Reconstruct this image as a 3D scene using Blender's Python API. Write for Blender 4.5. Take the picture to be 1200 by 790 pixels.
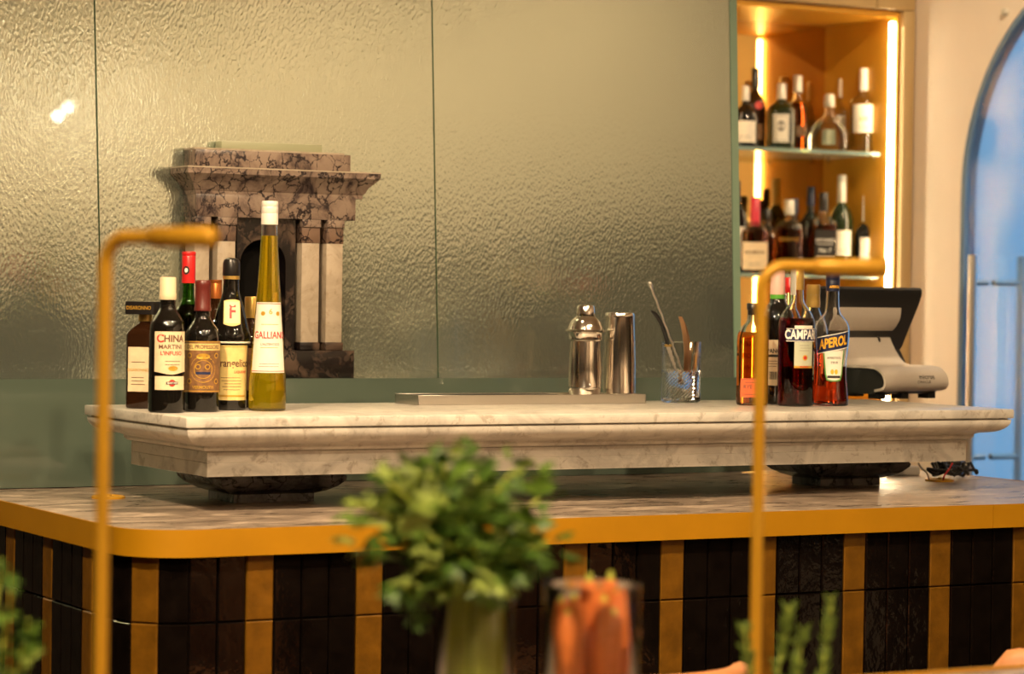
import bpy, bmesh, math, random
from mathutils import Vector, Matrix
random.seed(7)
PI = math.pi
sc = bpy.context.scene
for o in list(bpy.data.objects):
    bpy.data.objects.remove(o)
C = sc.collection

# ------------------------------------------------------------------ camera
FPX = 3156.0
YAW = math.radians(29.1)
PITCH = 51.0 / FPX
ROLL = 0.015
CAM = Vector((0, 0, 1.505))
_F0 = Vector((math.sin(YAW), math.cos(YAW), 0)); _R0 = Vector((math.cos(YAW), -math.sin(YAW), 0)); _Z = Vector((0, 0, 1))
_F = _F0 * math.cos(PITCH) - _Z * math.sin(PITCH)
_U0 = _Z * math.cos(PITCH) + _F0 * math.sin(PITCH)
_R = _R0 * math.cos(ROLL) + _U0 * math.sin(ROLL)
_U = _U0 * math.cos(ROLL) - _R0 * math.sin(ROLL)
cd = bpy.data.cameras.new('camera'); cam = bpy.data.objects.new('camera', cd); C.objects.link(cam)
cam.matrix_world = Matrix(((_R.x, _U.x, -_F.x, CAM.x), (_R.y, _U.y, -_F.y, CAM.y), (_R.z, _U.z, -_F.z, CAM.z), (0, 0, 0, 1)))
cd.lens = FPX * 36 / 1200; cd.sensor_width = 36; cd.clip_start = .05; cd.clip_end = 100
cd.dof.use_dof = True; cd.dof.focus_distance = 5.55; cd.dof.aperture_fstop = 4.2
sc.camera = cam

# ------------------------------------------------------------------ world, exposure
w = bpy.data.worlds.new('daylight'); sc.world = w; w.use_nodes = True
bg = w.node_tree.nodes['Background']; bg.inputs[0].default_value = (.30, .56, .80, 1); bg.inputs[1].default_value = .68
sc.view_settings.view_transform = 'Standard'; sc.view_settings.look = 'None'
sc.view_settings.exposure = 0.36; sc.view_settings.gamma = 1; sc.view_settings.use_curve_mapping = False

# downlights: x, y, watts, aim offset x, aim offset y, cone degrees, size
WARM = (1.0, .735, .445)
DOWN = [
    (0.60, 3.07, 400, 1.5, 1.6, 90, .045),
    (2.60, 3.05, 140, .3, 1.3, 95, .045),
    (4.60, 5.20, 150, .35, 1.5, 100, .045),
    (2.15, 4.78, 35, .1, .75, 105, .045),
    (0.45, 1.30, 260, .8, 1.3, 90, .045),
    (3.90, 1.60, 170, 1.3, .0, 130, .045),
    (4.00, -1.0, 230, 1.4, .0, 130, .045),
    (4.20, -2.8, 200, .9, -.6, 130, .045),
    (1.00, -2.4, 100, .0, -1.0, 130, .045),
    (1.60, 3.20, 30, .0, 1.2, 80, .045),
    (3.40, 3.20, 40, .0, 1.2, 80, .045),
    (2.30, 2.10, 30, .0, 1.4, 80, .045),
    (3.30, 2.10, 30, .0, 1.4, 80, .045),
    (1.60, 0.40, 30, .0, 1.4, 80, .045),
    (2.60, 0.60, 40, .0, 1.4, 80, .045),
]
CEIL = 3.2

# ------------------------------------------------------------------ helpers
def at(px, py, X=None, Y=None, Z=None, D=None):
    d = _F + _R * ((px - 600) / FPX) - _U * ((py - 395) / FPX)
    if X is not None: t = (X - CAM.x) / d.x
    elif Y is not None: t = (Y - CAM.y) / d.y
    elif Z is not None: t = (Z - CAM.z) / d.z
    else: t = D
    return CAM + d * t
def mpp(p):
    return (p - CAM).dot(_F) / FPX

MATS = {}
def mat(name, col=(.5, .5, .5), rough=.5, metal=0, **kw):
    if name in MATS: return MATS[name]
    m = bpy.data.materials.new(name); m.use_nodes = True; MATS[name] = m
    b = m.node_tree.nodes['Principled BSDF']
    b.inputs['Base Color'].default_value = (*col, 1); b.inputs['Roughness'].default_value = rough; b.inputs['Metallic'].default_value = metal
    for k, v in kw.items():
        if k == 'emit':
            b.inputs['Emission Color'].default_value = (*v[0], 1); b.inputs['Emission Strength'].default_value = v[1]
        else:
            b.inputs[{'trans': 'Transmission Weight', 'ior': 'IOR', 'coat': 'Coat Weight', 'coatr': 'Coat Roughness', 'spec': 'Specular IOR Level',
                      'sss': 'Subsurface Weight', 'aniso': 'Anisotropic', 'sheen': 'Sheen Weight'}[k]].default_value = v
    return m
def nodes(m):
    nt = m.node_tree
    return nt, nt.nodes['Principled BSDF']
def N(nt, typ, **kw):
    n = nt.nodes.new(typ)
    for k, v in kw.items():
        if k.startswith('i_'):
            k = k[2:]; n.inputs[int(k) if k.isdigit() else k.replace('_', ' ')].default_value = v
        else: setattr(n, k, v)
    return n
def ramp(nt, stops):
    r = nt.nodes.new('ShaderNodeValToRGB'); e = r.color_ramp.elements
    while len(e) < len(stops): e.new(.5)
    for i, (p, c) in enumerate(stops):
        e[i].position = p; e[i].color = (*c, 1) if len(c) == 3 else c
    return r
def coords(nt, scale=(1, 1, 1), rot=(0, 0, 0), obj=False):
    t = nt.nodes.new('ShaderNodeTexCoord'); mp = nt.nodes.new('ShaderNodeMapping')
    mp.inputs['Scale'].default_value = scale; mp.inputs['Rotation'].default_value = rot
    g = nt.nodes.new('ShaderNodeNewGeometry')
    nt.links.new(t.outputs['Object'] if obj else g.outputs['Position'], mp.inputs[0]); return mp.outputs[0]
def bump(nt, b, hsock, strength=.3, dist=.01):
    n = nt.nodes.new('ShaderNodeBump'); n.inputs['Strength'].default_value = strength; n.inputs['Distance'].default_value = dist
    nt.links.new(hsock, n.inputs['Height']); nt.links.new(n.outputs[0], b.inputs['Normal']); return n

def mesh(name, verts, faces, m=None, parent=None, smooth=False, loc=None, rz=0):
    me = bpy.data.meshes.new(name); me.from_pydata([tuple(v) for v in verts], [], faces); me.update()
    return obj(name, me, m, parent, smooth, loc, rz)
def obj(name, me, m=None, parent=None, smooth=False, loc=None, rz=0):
    if m is not None and not me.materials: me.materials.append(m)
    if smooth:
        for p in me.polygons: p.use_smooth = True
        if smooth != 'all':
            try: me.set_sharp_from_angle(angle=math.radians(smooth if smooth is not True and smooth > 1 else 38))
            except Exception: pass
    o = bpy.data.objects.new(name, me); C.objects.link(o)
    if parent: o.parent = parent
    if loc is not None: o.location = loc
    o.rotation_euler.z = rz
    return o
def tag(o, label, cat, group=None):
    o['label'] = label; o['category'] = cat
    if group: o['group'] = group
    return o
def thing(name, label, cat, loc=(0, 0, 0), rz=0, group=None):
    o = bpy.data.objects.new(name, None); C.objects.link(o); o.location = loc; o.rotation_euler.z = rz; o.empty_display_size = .05
    return tag(o, label, cat, group)
def struct(o, label=None):
    o['kind'] = 'structure'
    if label: o['label'] = label
    return o
def bmobj(name, bm, m=None, parent=None, smooth=False, loc=None, rz=0):
    bmesh.ops.recalc_face_normals(bm, faces=bm.faces)
    me = bpy.data.meshes.new(name); bm.to_mesh(me); bm.free()
    return obj(name, me, m, parent, smooth, loc, rz)
def box(name, lo, hi, m, parent=None, bev=0, seg=2, loc=None, rz=0):
    bm = bmesh.new(); r = bmesh.ops.create_cube(bm, size=1)
    for v in bm.verts:
        v.co = Vector([lo[i] + (v.co[i] + .5) * (hi[i] - lo[i]) for i in range(3)])
    if bev: bmesh.ops.bevel(bm, geom=list(bm.edges), offset=bev, segments=seg, affect='EDGES', profile=.5)
    return bmobj(name, bm, m, parent, bool(bev), loc, rz)
def ring_pt(a, rx, ry, n):
    s, c = math.sin(a), math.cos(a)
    if n == 2: return rx * s, -ry * c
    return rx * math.copysign(abs(s) ** (2 / n), s), -ry * math.copysign(abs(c) ** (2 / n), c)
def norm_ring(r):
    z = r[0]; rx = r[1]; ry = r[2] if len(r) > 2 else rx; n = r[3] if len(r) > 3 else 2
    return (z, rx, ry, n)
def loft_data(rings, seg=32, close0=True, close1=True):
    rings = [norm_ring(r) for r in rings]; V = []; Fc = []
    for z, rx, ry, n in rings:
        for k in range(seg):
            x, y = ring_pt(2 * PI * k / seg, rx, ry, n); V.append((x, y, z))
    for i in range(len(rings) - 1):
        for k in range(seg):
            k2 = (k + 1) % seg
            Fc.append((i * seg + k, i * seg + k2, (i + 1) * seg + k2, (i + 1) * seg + k))
    if close0: Fc.append(tuple(reversed(range(seg))))
    if close1: Fc.append(tuple(range((len(rings) - 1) * seg, len(rings) * seg)))
    return V, Fc
def loft(name, rings, m, parent=None, seg=32, loc=None, rz=0, smooth=40):
    V, Fc = loft_data(rings, seg); return mesh(name, V, Fc, m, parent, smooth, loc, rz)
def tube_data(pts, r, seg=10, caps=True):
    pts = [Vector(p) for p in pts]; n = len(pts); V = []; Fc = []
    rr = r if isinstance(r, (list, tuple)) else [r] * n
    t0 = (pts[1] - pts[0]).normalized()
    up = Vector((0, 0, 1)) if abs(t0.z) < .9 else Vector((1, 0, 0))
    nx = t0.cross(up).normalized()
    for i, p in enumerate(pts):
        t = (pts[min(i + 1, n - 1)] - pts[max(i - 1, 0)]).normalized()
        nx = (nx - t * nx.dot(t)).normalized(); ny = t.cross(nx)
        for k in range(seg):
            a = 2 * PI * k / seg; V.append(p + (nx * math.cos(a) + ny * math.sin(a)) * rr[i])
    for i in range(n - 1):
        for k in range(seg):
            k2 = (k + 1) % seg
            Fc.append((i * seg + k, i * seg + k2, (i + 1) * seg + k2, (i + 1) * seg + k))
    if caps: Fc.append(tuple(reversed(range(seg)))); Fc.append(tuple(range((n - 1) * seg, n * seg)))
    return V, Fc
def tube(name, pts, r, m, parent=None, seg=10, loc=None, rz=0):
    V, Fc = tube_data(pts, r, seg); return mesh(name, V, Fc, m, parent, 50, loc, rz)
def bez(p0, p1, p2, p3, n=10):
    p0, p1, p2, p3 = map(Vector, (p0, p1, p2, p3)); out = []
    for i in range(n + 1):
        t = i / n; s = 1 - t
        out.append(p0 * s ** 3 + p1 * 3 * s * s * t + p2 * 3 * s * t * t + p3 * t ** 3)
    return out
def rect_loft(name, x0, x1, y0, y1, prof, m, parent=None, smooth=30, back=True):
    # prof: list of (inset, z) top to bottom; moulding on the sides
    V = []; Fc = []
    for ins, z in prof:
        yb = y1 - ins if back else y1
        V += [(x0 + ins, y0 + ins, z), (x1 - ins, y0 + ins, z), (x1 - ins, yb, z), (x0 + ins, yb, z)]
    for i in range(len(prof) - 1):
        for k in range(4):
            k2 = (k + 1) % 4
            Fc.append((i * 4 + k2, i * 4 + k, (i + 1) * 4 + k, (i + 1) * 4 + k2))
    Fc.append((0, 1, 2, 3)); n = len(prof) - 1; Fc.append((n * 4 + 3, n * 4 + 2, n * 4 + 1, n * 4))
    return mesh(name, V, Fc, m, parent, smooth)
def prism(name, outline, z0, z1, m, parent=None, smooth=False, loc=None, rz=0):
    n = len(outline)
    V = [(x, y, z0) for x, y in outline] + [(x, y, z1) for x, y in outline]
    Fc = [tuple(reversed(range(n))), tuple(range(n, 2 * n))] + [(k, (k + 1) % n, n + (k + 1) % n, n + k) for k in range(n)]
    return mesh(name, V, Fc, m, parent, smooth, loc, rz)
def text_obj(name, s, size, m, parent, fn, bold=0, xs=1.0):
    cu = bpy.data.curves.new('t', 'FONT'); cu.body = s; cu.size = size; cu.align_x = 'CENTER'; cu.align_y = 'CENTER'; cu.resolution_u = 3
    cu.offset = bold
    to = bpy.data.objects.new('t', cu); C.objects.link(to)
    dg = bpy.context.evaluated_depsgraph_get()
    me = bpy.data.meshes.new_from_object(to.evaluated_get(dg)); bpy.data.objects.remove(to)
    me.materials.clear()
    for v in me.vertices: v.co = Vector(fn(v.co.x * xs, v.co.y))
    me.name = name
    return obj(name, me, m, parent)

# ------------------------------------------------------------------ materials
def m_marble(name, base, vein, dark, scale=6, rough=.3, amt=.5, obj_=False):
    m = mat(name, base, rough); nt, b = nodes(m)
    co = coords(nt, (1, 1, 1), (.3, .2, .6))
    n1 = N(nt, 'ShaderNodeTexNoise', i_Scale=scale, i_Detail=8, i_Roughness=.62, i_Distortion=.9); nt.links.new(co, n1.inputs['Vector'])
    r1 = ramp(nt, [(.38, base), (.47, vein), (.55, base), (.70, tuple(x * .86 for x in base))]); nt.links.new(n1.outputs[0], r1.inputs[0])
    n2 = N(nt, 'ShaderNodeTexNoise', i_Scale=scale * 7, i_Detail=6, i_Roughness=.7, i_Distortion=.5); nt.links.new(co, n2.inputs['Vector'])
    r2 = ramp(nt, [(.36, dark), (.45, (1, 1, 1)), (1, (1, 1, 1))]); nt.links.new(n2.outputs[0], r2.inputs[0])
    mx = N(nt, 'ShaderNodeMix', data_type='RGBA', blend_type='MULTIPLY'); mx.inputs[0].default_value = amt
    nt.links.new(r1.outputs[0], mx.inputs[6]); nt.links.new(r2.outputs[0], mx.inputs[7]); nt.links.new(mx.outputs[2], b.inputs['Base Color'])
    return m
M_MARBLE = m_marble('white_marble', (.66, .62, .55), (.50, .47, .42), (.42, .36, .30), 5, .28, .55)

def m_breccia(name, light, mid, dark, scale=16, rough=.25, thick=.03):
    m = mat(name, mid, rough); nt, b = nodes(m)
    co = coords(nt, (1, 1, .8), (.5, .75, .3))
    nz = N(nt, 'ShaderNodeTexNoise', i_Scale=scale * .8, i_Detail=6, i_Roughness=.65); nt.links.new(co, nz.inputs['Vector'])
    mixv = N(nt, 'ShaderNodeVectorMath', operation='MULTIPLY_ADD'); mixv.inputs[1].default_value = (1.6 / scale,) * 3
    nt.links.new(nz.outputs['Color'], mixv.inputs[0]); nt.links.new(co, mixv.inputs[2])
    vo = N(nt, 'ShaderNodeTexVoronoi', feature='DISTANCE_TO_EDGE', i_Scale=scale); nt.links.new(mixv.outputs[0], vo.inputs['Vector'])
    n3 = N(nt, 'ShaderNodeTexNoise', i_Scale=scale * .9, i_Detail=3); nt.links.new(co, n3.inputs['Vector'])
    th = N(nt, 'ShaderNodeMapRange'); th.inputs[1].default_value = .35; th.inputs[2].default_value = .70; th.inputs[3].default_value = thick * .25; th.inputs[4].default_value = thick * 4.0
    nt.links.new(n3.outputs[0], th.inputs[0])
    dv = N(nt, 'ShaderNodeMath', operation='DIVIDE'); nt.links.new(vo.outputs['Distance'], dv.inputs[0]); nt.links.new(th.outputs[0], dv.inputs[1])
    re = ramp(nt, [(.25, (0, 0, 0)), (.9, (1, 1, 1))]); nt.links.new(dv.outputs[0], re.inputs[0])
    n4 = N(nt, 'ShaderNodeTexNoise', i_Scale=scale * .55, i_Detail=7, i_Roughness=.62, i_Distortion=.8); nt.links.new(co, n4.inputs['Vector'])
    rc = ramp(nt, [(.36, dark), (.47, mid), (.60, light)]); nt.links.new(n4.outputs[0], rc.inputs[0])
    mx = N(nt, 'ShaderNodeMix', data_type='RGBA'); nt.links.new(re.outputs[0], mx.inputs[0]); mx.inputs[6].default_value = (*tuple(x * .6 for x in dark), 1)
    nt.links.new(rc.outputs[0], mx.inputs[7]); nt.links.new(mx.outputs[2], b.inputs['Base Color'])
    return m
M_BRECCIA = m_breccia('purple_veined_marble', (.25, .185, .145), (.17, .12, .095), (.035, .024, .026), 30)
M_BRECCIA_D = m_breccia('dark_veined_marble', (.075, .048, .034), (.009, .006, .006), (.004, .003, .003), 20)
M_FOOT = m_breccia('grey_veined_marble', (.15, .14, .13), (.085, .08, .078), (.03, .028, .03), 22)
M_COLUMN = m_marble('cream_column_marble', (.40, .33, .25), (.33, .27, .20), (.6, .5, .4), 8, .35, .35)

def m_counter():
    m = mat('brown_grey_stone', (.3, .26, .23), .3); nt, b = nodes(m)
    co = coords(nt, (1.0, 3.2, 1), (0, 0, .45))
    n1 = N(nt, 'ShaderNodeTexNoise', i_Scale=5.5, i_Detail=10, i_Roughness=.68, i_Distortion=1.4); nt.links.new(co, n1.inputs['Vector'])
    r1 = ramp(nt, [(.28, (.10, .075, .056)), (.46, (.22, .168, .13)), (.55, (.31, .24, .185)), (.61, (.56, .45, .35)), (.70, (.26, .20, .16))]); nt.links.new(n1.outputs[0], r1.inputs[0])
    nt.links.new(r1.outputs[0], b.inputs['Base Color'])
    r2 = ramp(nt, [(.3, (.22,) * 3), (.7, (.42,) * 3)]); nt.links.new(n1.outputs[0], r2.inputs[0]); nt.links.new(r2.outputs[0], b.inputs['Roughness'])
    return m
M_COUNTER = m_counter()

def m_noisy(name, col, rough, metal=0, scale=12, var=.15, bs=0, bd=.002, bscale=60, stretch=(1, 1, 1), **kw):
    m = mat(name, col, rough, metal, **kw); nt, b = nodes(m); co = coords(nt, stretch)
    n = N(nt, 'ShaderNodeTexNoise', i_Scale=scale, i_Detail=4, i_Roughness=.6); nt.links.new(co, n.inputs['Vector'])
    r = ramp(nt, [(.3, tuple(c * (1 - var) for c in col)), (.7, tuple(min(1, c * (1 + var)) for c in col))]); nt.links.new(n.outputs[0], r.inputs[0]); nt.links.new(r.outputs[0], b.inputs['Base Color'])
    if bs:
        n2 = N(nt, 'ShaderNodeTexNoise', i_Scale=bscale, i_Detail=3); nt.links.new(co, n2.inputs['Vector']); bump(nt, b, n2.outputs[0], bs, bd)
    return m
M_BRASS = m_noisy('satin_brass', (.49, .23, .004), .42, .3, 9, .06)
M_LAMP = m_noisy('lamp_brass', (.72, .37, .025), .38, .25, 9, .06)
M_TILEB = m_noisy('black_glazed_tile', (.004, .0026, .002), .07, 0, 30, .4, .3, .003, 30, spec=.35)
M_TILEG = m_noisy('gold_glazed_tile', (.165, .072, .005), .30, .25, 28, .25, .3, .006, 30)
M_GROUT = mat('dark_grout', (.003, .0025, .002), .9, spec=.1)
M_WALL = m_noisy('cream_plaster', (.74, .645, .54), .6, 0, 3, .04, .1, .002, 80)
M_CEIL = mat('ceiling_paint', (.66, .60, .50), .8)
M_FLOOR = m_noisy('oak_floor', (.16, .09, .045), .35, 0, 4, .3, stretch=(1, 8, 1))
M_DPANEL = m_noisy('dark_panel', (.035, .028, .02), .45, 0, 6, .3)
M_MIDW = m_noisy('olive_panel', (.26, .22, .14), .5, 0, 6, .2)
M_BLACK = mat('black_plastic', (.012, .012, .012), .38)
M_RUBBER = mat('black_rubber', (.02, .02, .02), .6)
M_STEEL = mat('polished_steel', (.90, .84, .76), .13, 1)
M_STEELB = mat('brushed_steel', (.70, .66, .60), .28, 1)
M_SILVER = m_noisy('silver_plastic', (.51, .455, .39), .40, .15, 200, .03)
M_GLASS = mat('clear_glass', (1, 1, 1), .0, 0, trans=1, ior=1.47)
M_GLASSG = mat('green_glass', (.18, .42, .10), .0, 0, trans=1, ior=1.47)
M_SHELFG = mat('shelf_glass', (.72, .95, .88), .10, 0, trans=.72, ior=1.5)
M_DARKG = mat('black_bottle_glass', (.006, .005, .004), .04, 0, coat=.3)
M_BROWNG = mat('dark_brown_bottle_glass', (.022, .008, .003), .04, 0, coat=.3)
M_OLIVEG = mat('dark_green_bottle_glass', (.014, .022, .006), .05, 0, coat=.3)
def liquid(name, col): return mat(name, col, 0, 0, trans=1, ior=1.34)
M_LYEL = mat('yellow_liqueur', (1.0, .74, .012), 0, 0, trans=.76, ior=1.34); M_LRED = liquid('ruby_liqueur', (.17, .004, .007)); M_LORG = liquid('orange_red_liqueur', (.86, .075, .008))
M_LAMB = liquid('amber_whiskey', (.78, .27, .03)); M_LDAMB = liquid('dark_amber_spirit', (.42, .09, .012)); M_LPALE = liquid('pale_spirit', (.93, .92, .80))
M_CREAM = m_noisy('cream_paper', (.78, .62, .40), .6, 0, 60, .08)
M_PAPER = m_noisy('white_paper', (.82, .76, .64), .6, 0, 60, .06)
M_IVORY = m_noisy('ivory_paper', (.84, .78, .66), .6, 0, 60, .04)
M_TAN = m_noisy('brown_gold_paper', (.21, .10, .038), .5, 0, 90, .35)
M_GOLDP = m_noisy('gold_cream_paper', (.78, .58, .22), .5, 0, 60, .1)
M_ORNG = m_noisy('orange_paper', (.72, .12, .03), .55, 0, 60, .1)
M_NAVY = mat('navy_print', (.012, .02, .075), .45)
M_INK = mat('black_ink', (.02, .015, .012), .55); M_REDINK = mat('red_ink', (.55, .03, .02), .5); M_GOLDINK = mat('gold_ink', (.72, .42, .06), .35, .5)
M_BROWNINK = mat('brown_ink', (.14, .06, .03), .55); M_WHITEINK = mat('white_ink', (.88, .84, .76), .5); M_YELINK = mat('yellow_ink', (.88, .46, .03), .5)
M_GREENINK = mat('green_ink', (.10, .30, .06), .5); M_GREYINK = mat('grey_ink', (.30, .27, .22), .5)
M_CAPW = mat('white_cap', (.80, .74, .66), .35); M_CAPCREAM = mat('cream_cap', (.76, .62, .40), .5); M_CAPB = mat('black_cap', (.012, .01, .01), .3)
M_CAPRED = mat('red_cap', (.58, .018, .018), .3); M_CAPBUR = mat('burgundy_cap', (.115, .016, .012), .35); M_CAPCOP = mat('copper_cap', (.55, .17, .04), .3, .7)
M_CAPGOLD = mat('gold_cap', (.68, .44, .12), .3, .7); M_CAPNAVY = mat('navy_cap', (.01, .014, .04), .35); M_CAPPINK = mat('pink_capsule', (.72, .44, .36), .5)
M_CAPSILV = mat('silver_foil', (.58, .55, .48), .35, .4); M_CAPYEL = mat('yellow_cap', (.80, .52, .04), .4); M_WAX = mat('red_wax', (.60, .02, .05), .3); M_CORK = mat('cork', (.42, .26, .13), .8)
M_LEATHER = m_noisy('tan_leather', (.46, .19, .07), .5, 0, 30, .08, .1, .002, 200)
M_CARROT = m_noisy('carrot_orange', (.84, .24, .055), .45, 0, 40, .14, .25, .003, 120)
M_STALK = m_noisy('celery_green', (.62, .70, .11), .4, 0, 25, .2)
M_LEAF = [m_noisy('leaf_green_%s' % k, c, .45, 0, 30, .3) for k, c in (('deep', (.075, .16, .018)), ('mid', (.14, .25, .03)), ('pale', (.34, .44, .09)))]
M_HERB = m_noisy('herb_green', (.20, .30, .05), .5, 0, 40, .3)
M_LED = mat('led_strip', (1, .9, .7), .5, emit=((1.0, .80, .50), 30.0))
M_LENS = mat('lamp_lens', (1, .9, .75), .5, emit=((1.0, .74, .42), 25.0))
M_GLOBE = mat('opal_globe', (1, .9, .75), .5, emit=((1.0, .86, .66), 40.0))
M_NICHE = m_noisy('gold_lacquer', (.56, .27, .022), .35, .15, 3, .05)
M_CABF = m_noisy('pale_gold_frame', (.48, .34, .16), .4, .2, 4, .05)
M_MIRROR = mat('bronze_mirror', (.74, .48, .16), .03, 1)
M_CLEARMIR = mat('green_tinted_mirror', (.52, .55, .40), .03, 1)

def m_hammered():
    m = mat('hammered_green_glass', (.51, .57, .48), .13, .88, coat=.7, coatr=.02); nt, b = nodes(m)
    co = coords(nt, (1, 1, .55), (0, .55, 0))
    nz = N(nt, 'ShaderNodeTexNoise', i_Scale=9, i_Detail=2); nt.links.new(co, nz.inputs['Vector'])
    ma = N(nt, 'ShaderNodeVectorMath', operation='MULTIPLY_ADD'); ma.inputs[1].default_value = (.02,) * 3
    nt.links.new(nz.outputs['Color'], ma.inputs[0]); nt.links.new(co, ma.inputs[2])
    vo = N(nt, 'ShaderNodeTexVoronoi', feature='SMOOTH_F1', i_Scale=190); nt.links.new(ma.outputs[0], vo.inputs['Vector'])
    n2 = N(nt, 'ShaderNodeTexNoise', i_Scale=210, i_Detail=3, i_Roughness=.6); nt.links.new(ma.outputs[0], n2.inputs['Vector'])
    ad = N(nt, 'ShaderNodeMath', operation='ADD'); nt.links.new(vo.outputs['Distance'], ad.inputs[0]); nt.links.new(n2.outputs[0], ad.inputs[1])
    bump(nt, b, ad.outputs[0], .5, .0006)
    return m
M_HAMMER = m_hammered()
M_SMOOTHG = m_noisy('smooth_green_glass', (.10, .135, .105), .16, .25, 2, .06, coat=1.0, coatr=.02)
M_EDGEG = mat('glass_edge_green', (.10, .17, .10), .2)
M_DOORG = mat('frosted_blue_glass', (.60, .80, .97), .18, 0, trans=1, ior=1.2)

# ------------------------------------------------------------------ room shell
RX = 5.40; BY = 7.06; LX = -3.0; FY = -4.0
struct(box('floor', (LX - .2, FY - .2, -.1), (RX + .3, 7.9, 0), M_FLOOR))
struct(box('ceiling', (LX - .2, FY - .2, CEIL), (RX + .3, 7.9, CEIL + .1), M_CEIL))
struct(box('wall_left', (LX - .2, FY - .2, 0), (LX, 7.9, CEIL), M_WALL))
struct(box('wall_rear', (LX, FY - .2, 0), (RX + .2, FY, CEIL), M_WALL))
# right wall with the arched doorway and an arched window
def arch_wall(name, x, thick, y0, y1, opens, m):
    # opens: (yc, r, zs, zb): centre, radius, spring height, sill height
    V = []; Fc = []
    def quad(a, b, c, d):
        i = len(V); V.extend([a, b, c, d]); Fc.append((i, i + 1, i + 2, i + 3))
    ys = y0
    for yc, r, zs, zb in sorted(opens):
        quad((x, ys, 0), (x, yc - r, 0), (x, yc - r, CEIL), (x, ys, CEIL))
        if zb > 0:
            quad((x, yc - r, 0), (x, yc + r, 0), (x, yc + r, zb), (x, yc - r, zb)); quad((x, yc - r, zb), (x, yc + r, zb), (x + thick, yc + r, zb), (x + thick, yc - r, zb))
        for sgn in (-1, 1):
            quad((x, yc + sgn * r, zb), (x, yc + sgn * r, zs), (x + thick, yc + sgn * r, zs), (x + thick, yc + sgn * r, zb))
        n = 40
        for k in range(n):
            a, b2 = PI * k / n, PI * (k + 1) / n
            p, q = (yc - r * math.cos(a), zs + r * math.sin(a)), (yc - r * math.cos(b2), zs + r * math.sin(b2))
            quad((x, p[0], p[1]), (x, q[0], q[1]), (x, q[0], CEIL), (x, p[0], CEIL))
            quad((x, p[0], p[1]), (x, q[0], q[1]), (x + thick, q[0], q[1]), (x + thick, p[0], p[1]))
        ys = yc + r
    quad((x, ys, 0), (x, y1, 0), (x, y1, CEIL), (x, ys, CEIL))
    return mesh(name, V, Fc, m)
DOOR = (6.09, .70, 1.84, 0); WIN = (1.43, .24, 1.50, .55)
struct(arch_wall('wall_right', RX, .045, FY, 7.9, [DOOR, WIN], M_WALL))
def arch_pane(name, x0, x1, o, m, parent, shrink=0.0):
    yc, r, zs, zb = o; r -= shrink; n = 40
    pr = [(yc - r, zb), (yc + r, zb)] + [(yc + r * math.cos(PI * k / n), zs + r * math.sin(PI * k / n)) for k in range(n + 1)][0:]
    V = [(x0, y, z) for y, z in pr] + [(x1, y, z) for y, z in pr]; k = len(pr)
    Fc = [tuple(range(k)), tuple(reversed(range(k, 2 * k)))] + [(i, (i + 1) % k, k + (i + 1) % k, k + i) for i in range(k)]
    return mesh(name, V, Fc, m, parent)
def arch_rim(name, x0, x1, o, w_, m, parent):
    yc, r, zs, zb = o; n = 40
    def path(rr): return [(yc + rr, zb)] + [(yc + rr * math.cos(PI * k / n), zs + rr * math.sin(PI * k / n)) for k in range(n + 1)] + [(yc - rr, zb)]
    a, b2 = path(r), path(r - w_); k = len(a)
    V = [(x0, *p) for p in a] + [(x0, *p) for p in b2] + [(x1, *p) for p in a] + [(x1, *p) for p in b2]; Fc = []
    for i in range(k - 1):
        Fc += [(i, i + 1, k + i + 1, k + i), (2 * k + i, 2 * k + i + 1, 3 * k + i + 1, 3 * k + i), (k + i, k + i + 1, 3 * k + i + 1, 3 * k + i), (i, i + 1, 2 * k + i + 1, 2 * k + i)]
    return mesh(name, V, Fc, m, parent)
M_RIM = mat('blue_grey_rim', (.16, .26, .40), .3, .2)
door = bpy.data.objects.new('door_1', None); C.objects.link(door); door.location = (RX, 6.09, 0); struct(door, 'arched blue frosted glass door in the cream wall')
def child_world(o, parent):
    o.parent = parent; o.matrix_parent_inverse = Matrix.Translation(-Vector(parent.location)); return o
child_world(arch_pane('glass_pane', RX + .014, RX + .026, DOOR, M_DOORG, None, .012), door)
child_world(arch_rim('frame', RX + .004, RX + .036, DOOR, .016, M_RIM, None), door)
hx = RX - .045; hy = at(1138, 400, X=hx).y
hz1 = at(1150, 331, X=hx).z; hz0 = at(1150, 537, X=hx).z
V, Fc = tube_data([(hx, hy, hz0 - .10), (hx, hy, hz1 + .085)], .0135, 16)
hd = child_world(mesh('handle', V, Fc, M_STEELB, None, 50), door)
for z in (hz0, hz1):
    V, Fc = tube_data([(hx, hy, z), (RX + .014, hy, z)], .010, 14); child_world(mesh('standoff', V, Fc, M_STEEL, None, 50), door)
    V, Fc = tube_data([(RX + .026, hy, z), (RX + .14, hy, z)], .010, 14); child_world(mesh('standoff', V, Fc, M_STEEL, None, 50), door)
V, Fc = tube_data([(RX + .14, hy, hz0 - .10), (RX + .14, hy, hz1 + .085)], .0135, 16); child_world(mesh('handle', V, Fc, M_STEELB, None, 50), door)  # far bar and its standoffs model the near handle's reflection in the glass
win = bpy.data.objects.new('window_1', None); C.objects.link(win); win.location = (RX, WIN[0], WIN[3]); struct(win)
child_world(arch_pane('glass_pane', RX + .014, RX + .022, WIN, M_GLASS, None, .012), win)
child_world(arch_rim('frame', RX + .004, RX + .036, WIN, .025, M_RIM, None), win)
# outside
struct(box('ground', (RX + .3, -8, -.12), (16, 14, -.05), mat('paving', (.16, .18, .2), .8)))
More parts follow.
